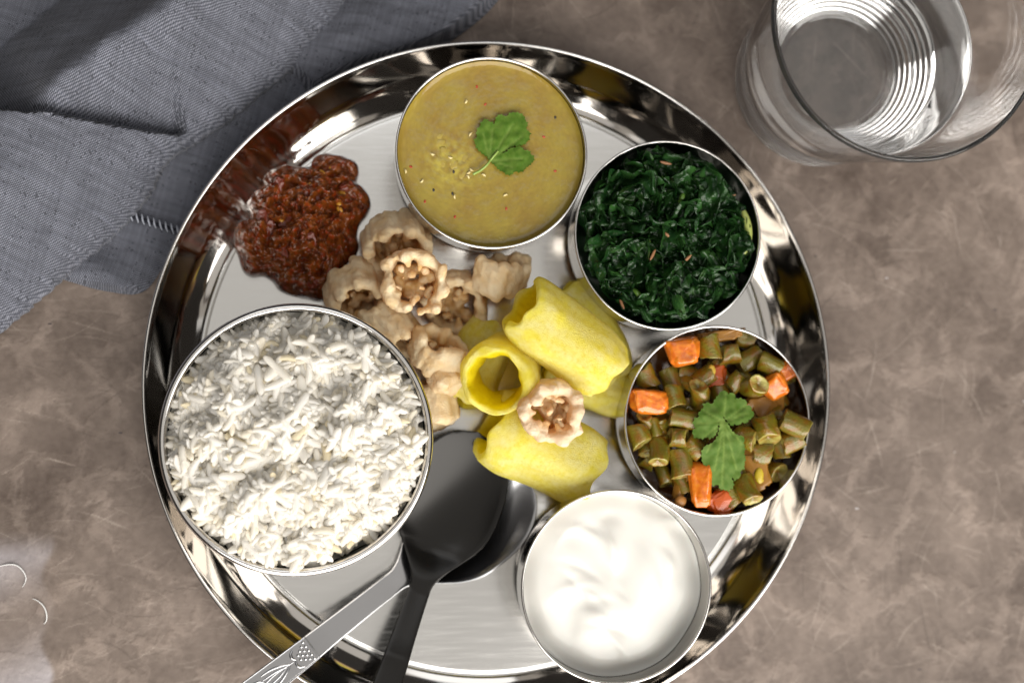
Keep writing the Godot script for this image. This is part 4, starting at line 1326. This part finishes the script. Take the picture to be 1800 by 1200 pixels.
# A puffed fried tube or ring: wall loop swept round, all of it one closed skin.
func puff(nth: int, nv: int, R: float, L: float, wall: float, sd: int, lump: float, bubble: float, squash: float, crinkle: float, skin: Array, wobble := 0.16, taper := 0.0, bow := 0.0) -> ArrayMesh:
	var n1 := fnl(0.8, sd, 1)
	var n2 := fnl(1.0, sd + 50, 2)
	var f := func(u: float, v: float) -> Vector3:
		var a := TAU * u
		var b := TAU * v
		var cx := signf(cos(b)) * pow(absf(cos(b)), 0.62)     # radial: outside +, inside -
		var sy := signf(sin(b)) * pow(absf(sin(b)), 0.42)     # along the axis
		var endwob := 1.0 + wobble * n1.get_noise_3d(cos(a) * 0.9, sin(a) * 0.9, signf(sy) * 4.0 + 5.0)
		var y := sy * L * 0.5 * endwob
		var h := y / L
		var thick := wall * (1.0 + 0.5 * n1.get_noise_3d(cos(a) * 1.1 + 7.0, sin(a) * 1.1, h * 2.0))
		var r := R * (1.0 + taper * h) + lump * n1.get_noise_3d(cos(a) * 0.9, sin(a) * 0.9, h * 1.6) - wall * 0.5 + cx * thick * 0.5
		r -= R * 0.08 * smoothstep(0.26, 0.52, absf(h)) * (0.0 if crinkle > 0.001 else 1.0 if lump > 0.001 else 0.25)
		r += bubble * n2.get_noise_3d(cos(a) * R * 190.0, sin(a) * R * 190.0, y * 190.0 + cx)
		var q1 := n2.get_noise_3d(cos(a) * 1.5 + 3.0, sin(a) * 1.5, h * 2.2 + cx * 0.6)
		var q2 := n1.get_noise_3d(cos(a) * 2.1, sin(a) * 2.1 + 8.0, h * 2.4 + cx * 0.5)
		r += crinkle * (0.8 * q1 + 0.7 * q2) * (1.0 if cx > 0.0 else 1.3)
		y += crinkle * 0.6 * n1.get_noise_3d(cos(a) * 1.6, sin(a) * 1.6 + 4.0, cx * 0.7)
		return Vector3(cos(a) * r, y + bow * h * h * 0.0, sin(a) * r * squash + bow * (h * h - 0.08))
	var tint := func(u: float, v: float, p: Vector3) -> Color:
		var cx := cos(TAU * v)
		var t := clampf(0.5 + 0.9 * n2.get_noise_3d(p.x * 160.0, p.y * 160.0, p.z * 160.0), 0.0, 1.0)
		var c: Color = skin[0].lerp(skin[1], t)
		return c.lerp(skin[2], smoothstep(0.1, -0.7, cx))
	return sheet(nth, nv, f, true, true, tint)


func _fryums() -> void:
	var yellow := vmat("yellow_puffed_snack", 0.48)
	yellow.backlight_enabled = true
	yellow.backlight = lin(1.0, 0.93, 0.20)
	yellow.metallic_specular = 0.4
	yellow.albedo_texture = noise_tex(0.018, 57, 5, 512, gradient([[0.0, Color(0.95, 0.92, 0.62)], [0.45, Color(0.99, 0.98, 0.90)], [0.75, Color(1, 1, 1)], [1.0, Color(1, 1, 1)]]))
	relief(yellow, noise_tex(0.07, 58, 4, 512), 0.06)
	triplanar(yellow, 42.0)
	var skin := [Color(0.95, 0.90, 0.15), Color(0.96, 0.94, 0.46), Color(0.93, 0.81, 0.015)]
	var yg := "yellow puffed tube snacks piled in the middle"
	var ys := [
		["large yellow puffed tube lying across the top of the pile", Vector3(0.0243, 0.041, -0.0169), Vector3(0.0128, 0, -0.0316), Vector3(0.0496, 0, -0.0057), 0.28, 0.0156, 0.0460, 601, 0.86],
		["yellow puffed tube tucked under the large top tube against the greens bowl", Vector3(0.038, 0.017, -0.0195), Vector3(0.0295, 0, -0.0404), Vector3(0.0507, 0, 0.0033), 0.0, 0.0120, 0.0420, 602, 0.9],
		["yellow puffed tube standing on end with its round opening facing up", Vector3(0.0009, 0.031, -0.0039), Vector3(0.001, 0, -0.0026), Vector3(0.0081, 0, -0.0077), 1.20, 0.0146, 0.0320, 603, 1.0],
		["yellow puffed tube lying lowest between the spoons and the yogurt bowl", Vector3(0.0183, 0.021, 0.0252), Vector3(0.0019, 0, 0.017), Vector3(0.0444, 0, 0.0366), 0.12, 0.0168, 0.0465, 614, 0.94],
		["half hidden yellow puffed tube below the standing yellow tube", Vector3(-0.006, 0.013, -0.0082), Vector3(0.0016, 0, -0.0227), Vector3(-0.011, 0, 0.0065), 0.0, 0.0110, 0.0330, 605, 0.95],
		["yellow puffed tube peeping out below the large top tube near the bean curry", Vector3(0.0371, 0.015, -0.0007), Vector3(0.0304, 0, -0.005), Vector3(0.0507, 0, 0.0033), 0.0, 0.0110, 0.0330, 606, 0.9]]
	for s in ys:
		var d: Vector3 = s[3] - s[2]
		d.y = 0.0
		d = d.normalized()
		var el: float = s[4]
		d = (-d * cos(el) + Vector3.UP * sin(el)).normalized()
		var o := part(self, "puffed_tube", puff(120, 72, s[5], s[6], 0.0052, s[7], 0.0008 if int(s[7]) == 603 else 0.0016, 0.00006, s[8], 0.0005, skin, 0.15, 0.05, rng.randf_range(-0.004, 0.004)), yellow, Transform3D(basis_along(d, rng.randf() * TAU), s[1]))
		tag(o, s[0], "puffed snack", yg)
	var beige := vmat("beige_fried_snack", 0.5)
	beige.metallic_specular = 0.4
	beige.backlight_enabled = true
	beige.backlight = lin(0.7, 0.52, 0.30)
	relief(beige, noise_tex(0.05, 68, 4, 512), 0.03)
	triplanar(beige, 45.0)
	var tan_skin := [Color(0.82, 0.63, 0.35), Color(0.92, 0.82, 0.58), Color(0.72, 0.48, 0.20)]
	var pink := [Color(0.84, 0.66, 0.43), Color(0.92, 0.81, 0.61), Color(0.72, 0.45, 0.18)]
	var bg := "beige fried ring snacks piled beside the rice bowl"
	# label, place, axis, radius, length, wall, seed, squash, crinkle
	var bs := [
		["beige fried ring with pointed corners nearest the chutney and lentil bowl", Vector3(-0.0389, 0.017, -0.0538), Vector3(0.05, 0.75, 0.6), 0.0145, 0.0190, 0.0060, 701, 0.90, 0.0026],
		["beige fried ring on top of the pile with crumbly brown inside", Vector3(-0.0337, 0.034, -0.0392), Vector3(-0.05, 1.0, 0.12), 0.0122, 0.0180, 0.0060, 702, 1.05, 0.0034],
		["beige fried ring touching the rice bowl below the chutney", Vector3(-0.0546, 0.016, -0.0352), Vector3(0.15, 0.7, 0.75), 0.0120, 0.0200, 0.0060, 703, 0.95, 0.0030],
		["beige fried loop with gaps right of the topmost ring", Vector3(-0.0156, 0.014, -0.0321), Vector3(-0.1, 0.8, 0.5), 0.0125, 0.0130, 0.0060, 704, 1.05, 0.0034],
		["rounded beige fried snack lying on its side under the lentil bowl", Vector3(0.002, 0.022, -0.044), Vector3(0.2, 0.45, -1.0), 0.0130, 0.0140, 0.0070, 705, 0.66, 0.0034],
		["tan fried ring lying on its side below the topmost ring", Vector3(-0.0407, 0.016, -0.0206), Vector3(0.6, 0.25, 0.8), 0.0115, 0.0220, 0.0060, 706, 0.9, 0.0028],
		["flattened tan fried ring left of the standing yellow tube", Vector3(-0.0229, 0.024, -0.0133), Vector3(0.35, 0.55, -0.7), 0.0122, 0.0150, 0.0060, 707, 0.62, 0.0030],
		["small knobbly beige snack touching the standing yellow tube's left side", Vector3(-0.0201, 0.022, -0.0026), Vector3(0.4, 0.5, 0.9), 0.0075, 0.0120, 0.0048, 708, 0.85, 0.0026],
		["pale beige snack wedged between the rice bowl and the spoons", Vector3(-0.024, 0.014, 0.0081), Vector3(0.2, 0.1, 1.0), 0.0078, 0.0190, 0.0036, 709, 0.9, 0.0024],
		["pinkish fried ring with crumbly brown inside lying on the yellow tubes", Vector3(0.0179, 0.044, 0.0105), Vector3(0.0, 1.0, 0.22), 0.0114, 0.0170, 0.0060, 710, 1.0, 0.0036]]
	for s in bs:
		var o := thing("fried_ring", s[0], "fried snack", s[1], bg)
		var bas := basis_along(s[2], rng.randf() * TAU)
		var sd := int(s[6])
		var rr := RandomNumberGenerator.new()
		rr.seed = sd
		var R: float = s[3]
		var H: float = s[4] * 0.5
		var sq: float = s[7]
		var caps := []
		var lobes := rr.randi_range(8, 10)
		var gap := rr.randi() % lobes
		for k in lobes:
			var a := TAU * (k + rr.randf_range(-0.22, 0.22)) / lobes
			var thick := rr.randf_range(0.0018, 0.0027)
			var rad := R - thick * 0.75 + rr.randf_range(-0.0012, 0.0012)
			var hi := H * rr.randf_range(0.62, 1.0) - thick * 0.6
			var lo := -H * rr.randf_range(0.7, 1.0)
			var flare := rr.randf_range(-0.0012, 0.0016)
			var a2 := a + rr.randf_range(-0.16, 0.16)
			if k == gap:
				hi *= 0.35
			caps.append([Vector3(cos(a) * (rad + flare), hi, sin(a) * (rad + flare) * sq), Vector3(cos(a2) * rad * 0.94, lo, sin(a2) * rad * 0.94 * sq), thick])
			# the rolled lip between this lobe and the next, puffed unevenly
			for j in 2:
				var b := a + TAU / lobes * (0.30 + 0.36 * j)
				var lr := rr.randf_range(0.0011, 0.0021)
				caps.append([Vector3(cos(b) * rad, hi * rr.randf_range(0.55, 0.95), sin(b) * rad * sq), Vector3(cos(b) * rad, lo * 0.8, sin(b) * rad * sq), lr])
			if rr.randf() < 0.5:
				var c := Vector3(cos(a) * (rad - thick), hi * 0.7, sin(a) * (rad - thick) * sq)
				caps.append([c, c + Vector3(-cos(a), -0.4, -sin(a)) * 0.0022, rr.randf_range(0.0008, 0.0014)])
		var sk: Array = pink if sd == 710 else tan_skin
		var tone := fnl(1.0, sd, 3)
		var inside := func(p: Vector3) -> Color:
			var rad := Vector2(p.x, p.z / sq).length()
			var t := clampf(0.5 + 0.9 * tone.get_noise_3d(p.x * 150.0, p.y * 150.0, p.z * 150.0), 0.0, 1.0)
			var c: Color = sk[0].lerp(sk[1], t)
			var brown := smoothstep(R - 0.0030, R - 0.0062, rad) * smoothstep(H * 0.95, H * 0.35, p.y)
			var spot := smoothstep(0.28, 0.5, tone.get_noise_3d(p.x * 90.0 + 4.0, p.y * 90.0, p.z * 90.0))
			return c.lerp(sk[2], clampf(brown * 0.9 + 0.45 * spot, 0.0, 1.0))
		part(o, "fried_shell", blobs(caps, 0.00065, 1400.0, sd, 0.00055, inside), beige, Transform3D(bas, Vector3.ZERO))
		var bits := []
		for k in 34:
			var a := rr.randf() * TAU
			var q := Vector3(cos(a), 0, sin(a) * sq) * R * sqrt(rr.randf()) * 0.62 + Vector3(0, H * (rr.randf_range(-0.75, -0.45) if k < 18 else rr.randf_range(-0.45, 0.30)), 0)
			bits.append([q, q + Vector3(rr.randfn(0.0, 0.0010), rr.randfn(0.0, 0.0008), rr.randfn(0.0, 0.0010)), rr.randf_range(0.0016, 0.0024) if k < 18 else rr.randf_range(0.0006, 0.0017)])
		var crumb_tint := func(p: Vector3) -> Color:
			return Color(0.64, 0.39, 0.14).lerp(Color(0.88, 0.72, 0.46), clampf(0.45 + 0.9 * tone.get_noise_3d(p.x * 260.0, p.y * 260.0, p.z * 260.0) + p.y * 60.0, 0.0, 1.0))
		part(o, "crumbly_middle", blobs(bits, 0.0006, 2400.0, sd + 7, 0.0006, crumb_tint), beige, Transform3D(bas, Vector3.ZERO))


# One closed skin round many rounded bars [end, end, radius] that run into each other (surface nets on a grid).
func blobs(caps: Array, cell: float, k: float, sd: int, rough: float, tint: Callable) -> ArrayMesh:
	var lo := Vector3.INF
	var hi := -Vector3.INF
	for c in caps:
		var m := Vector3.ONE * (float(c[2]) + 0.002)
		lo = lo.min(c[0] - m).min(c[1] - m)
		hi = hi.max(c[0] + m).max(c[1] + m)
	var nx := int((hi.x - lo.x) / cell) + 3
	var ny := int((hi.y - lo.y) / cell) + 3
	var nz := int((hi.z - lo.z) / cell) + 3
	var S := PackedFloat32Array()
	S.resize(nx * ny * nz)
	for c in caps:
		var a: Vector3 = c[0]
		var b: Vector3 = c[1]
		var r: float = c[2]
		var m := Vector3.ONE * (r + 0.0018)
		var i0 := Vector3i(((a.min(b) - m - lo) / cell).floor()).max(Vector3i.ZERO)
		var i1 := Vector3i(((a.max(b) + m - lo) / cell).ceil()).min(Vector3i(nx - 1, ny - 1, nz - 1))
		var ab := b - a
		var ll := maxf(ab.length_squared(), 1e-12)
		for x in range(i0.x, i1.x + 1):
			for y in range(i0.y, i1.y + 1):
				for z in range(i0.z, i1.z + 1):
					var p := lo + Vector3(x, y, z) * cell
					var t := clampf((p - a).dot(ab) / ll, 0.0, 1.0)
					S[(x * ny + y) * nz + z] += exp(-k * (p.distance_to(a + ab * t) - r))
	var id := PackedInt32Array()
	id.resize(nx * ny * nz)
	id.fill(-1)
	var vs := PackedVector3Array()
	var off := [0, 1, nz, nz + 1, ny * nz, ny * nz + 1, ny * nz + nz, ny * nz + nz + 1]
	var at := [Vector3(0, 0, 0), Vector3(0, 0, 1), Vector3(0, 1, 0), Vector3(0, 1, 1), Vector3(1, 0, 0), Vector3(1, 0, 1), Vector3(1, 1, 0), Vector3(1, 1, 1)]
	var edges := [[0, 1], [2, 3], [4, 5], [6, 7], [0, 2], [1, 3], [4, 6], [5, 7], [0, 4], [1, 5], [2, 6], [3, 7]]
	var n := fnl(1.0, sd, 3)
	for x in nx - 1:
		for y in ny - 1:
			for z in nz - 1:
				var g := (x * ny + y) * nz + z
				var count := 0
				for o in off:
					if S[g + o] > 1.0:
						count += 1
				if count == 0 or count == 8:
					continue
				var sum := Vector3.ZERO
				var cuts := 0
				for e in edges:
					var s0 := S[g + off[e[0]]]
					var s1 := S[g + off[e[1]]]
					if (s0 > 1.0) != (s1 > 1.0):
						var f0 := log(maxf(s0, 1e-3))
						var f1 := log(maxf(s1, 1e-3))
						sum += at[e[0]].lerp(at[e[1]], f0 / (f0 - f1))
						cuts += 1
				var p := lo + (Vector3(x, y, z) + sum / cuts) * cell
				var w := p * 230.0
				p += Vector3(n.get_noise_3d(w.x, w.y, w.z), n.get_noise_3d(w.x + 31.0, w.y, w.z), n.get_noise_3d(w.x, w.y + 57.0, w.z)) * rough
				id[g] = vs.size()
				vs.append(p)
	var idx := PackedInt32Array()
	var step := [ny * nz, nz, 1]
	for x in range(1, nx - 1):
		for y in range(1, ny - 1):
			for z in range(1, nz - 1):
				var g := (x * ny + y) * nz + z
				var inside := S[g] > 1.0
				for d in 3:
					var h: int = g + step[d]
					if inside == (S[h] > 1.0):
						continue
					var u: int = step[(d + 1) % 3]
					var v: int = step[(d + 2) % 3]
					var q0 := id[g]
					var q1 := id[g - u]
					var q2 := id[g - u - v]
					var q3 := id[g - v]
					if q0 < 0 or q1 < 0 or q2 < 0 or q3 < 0:
						continue
					if inside:
						idx.append_array(PackedInt32Array([q0, q2, q1, q0, q3, q2]))
					else:
						idx.append_array(PackedInt32Array([q0, q1, q2, q0, q2, q3]))
	var cs := PackedColorArray()
	for p in vs:
		cs.append(tint.call(p))
	return solid(vs, idx, cs, PackedVector2Array())


func _small_things() -> void:
	var white := mat("white_thread", lin(0.62, 0.61, 0.60), 0.6)
	var arcs := [[[Vector2(-0.1953, 0.0699), Vector2(-0.1926, 0.0695), Vector2(-0.1898, 0.069), Vector2(-0.1875, 0.0691), Vector2(-0.1856, 0.0701), Vector2(-0.184, 0.072), Vector2(-0.1831, 0.0742), Vector2(-0.1834, 0.0761), Vector2(-0.1844, 0.0779)], "curled white thread on the table touching the photo's left edge"], [[Vector2(-0.1805, 0.0824), Vector2(-0.1786, 0.0833), Vector2(-0.1767, 0.085), Vector2(-0.1755, 0.0872), Vector2(-0.1751, 0.0894), Vector2(-0.1753, 0.0913), Vector2(-0.1762, 0.0924)], "short curved white thread on the table at lower left"]]
	for a in arcs:
		var pts := []
		for q in smooth_line(a[0], 5):
			pts.append(Vector3(q.x, 0.0005, q.y))
		tag(part(self, "white_thread", tube(pts, func(v: float) -> float: return 0.00030 * (0.35 + 0.65 * sin(PI * v)), 8), white), a[1], "thread")
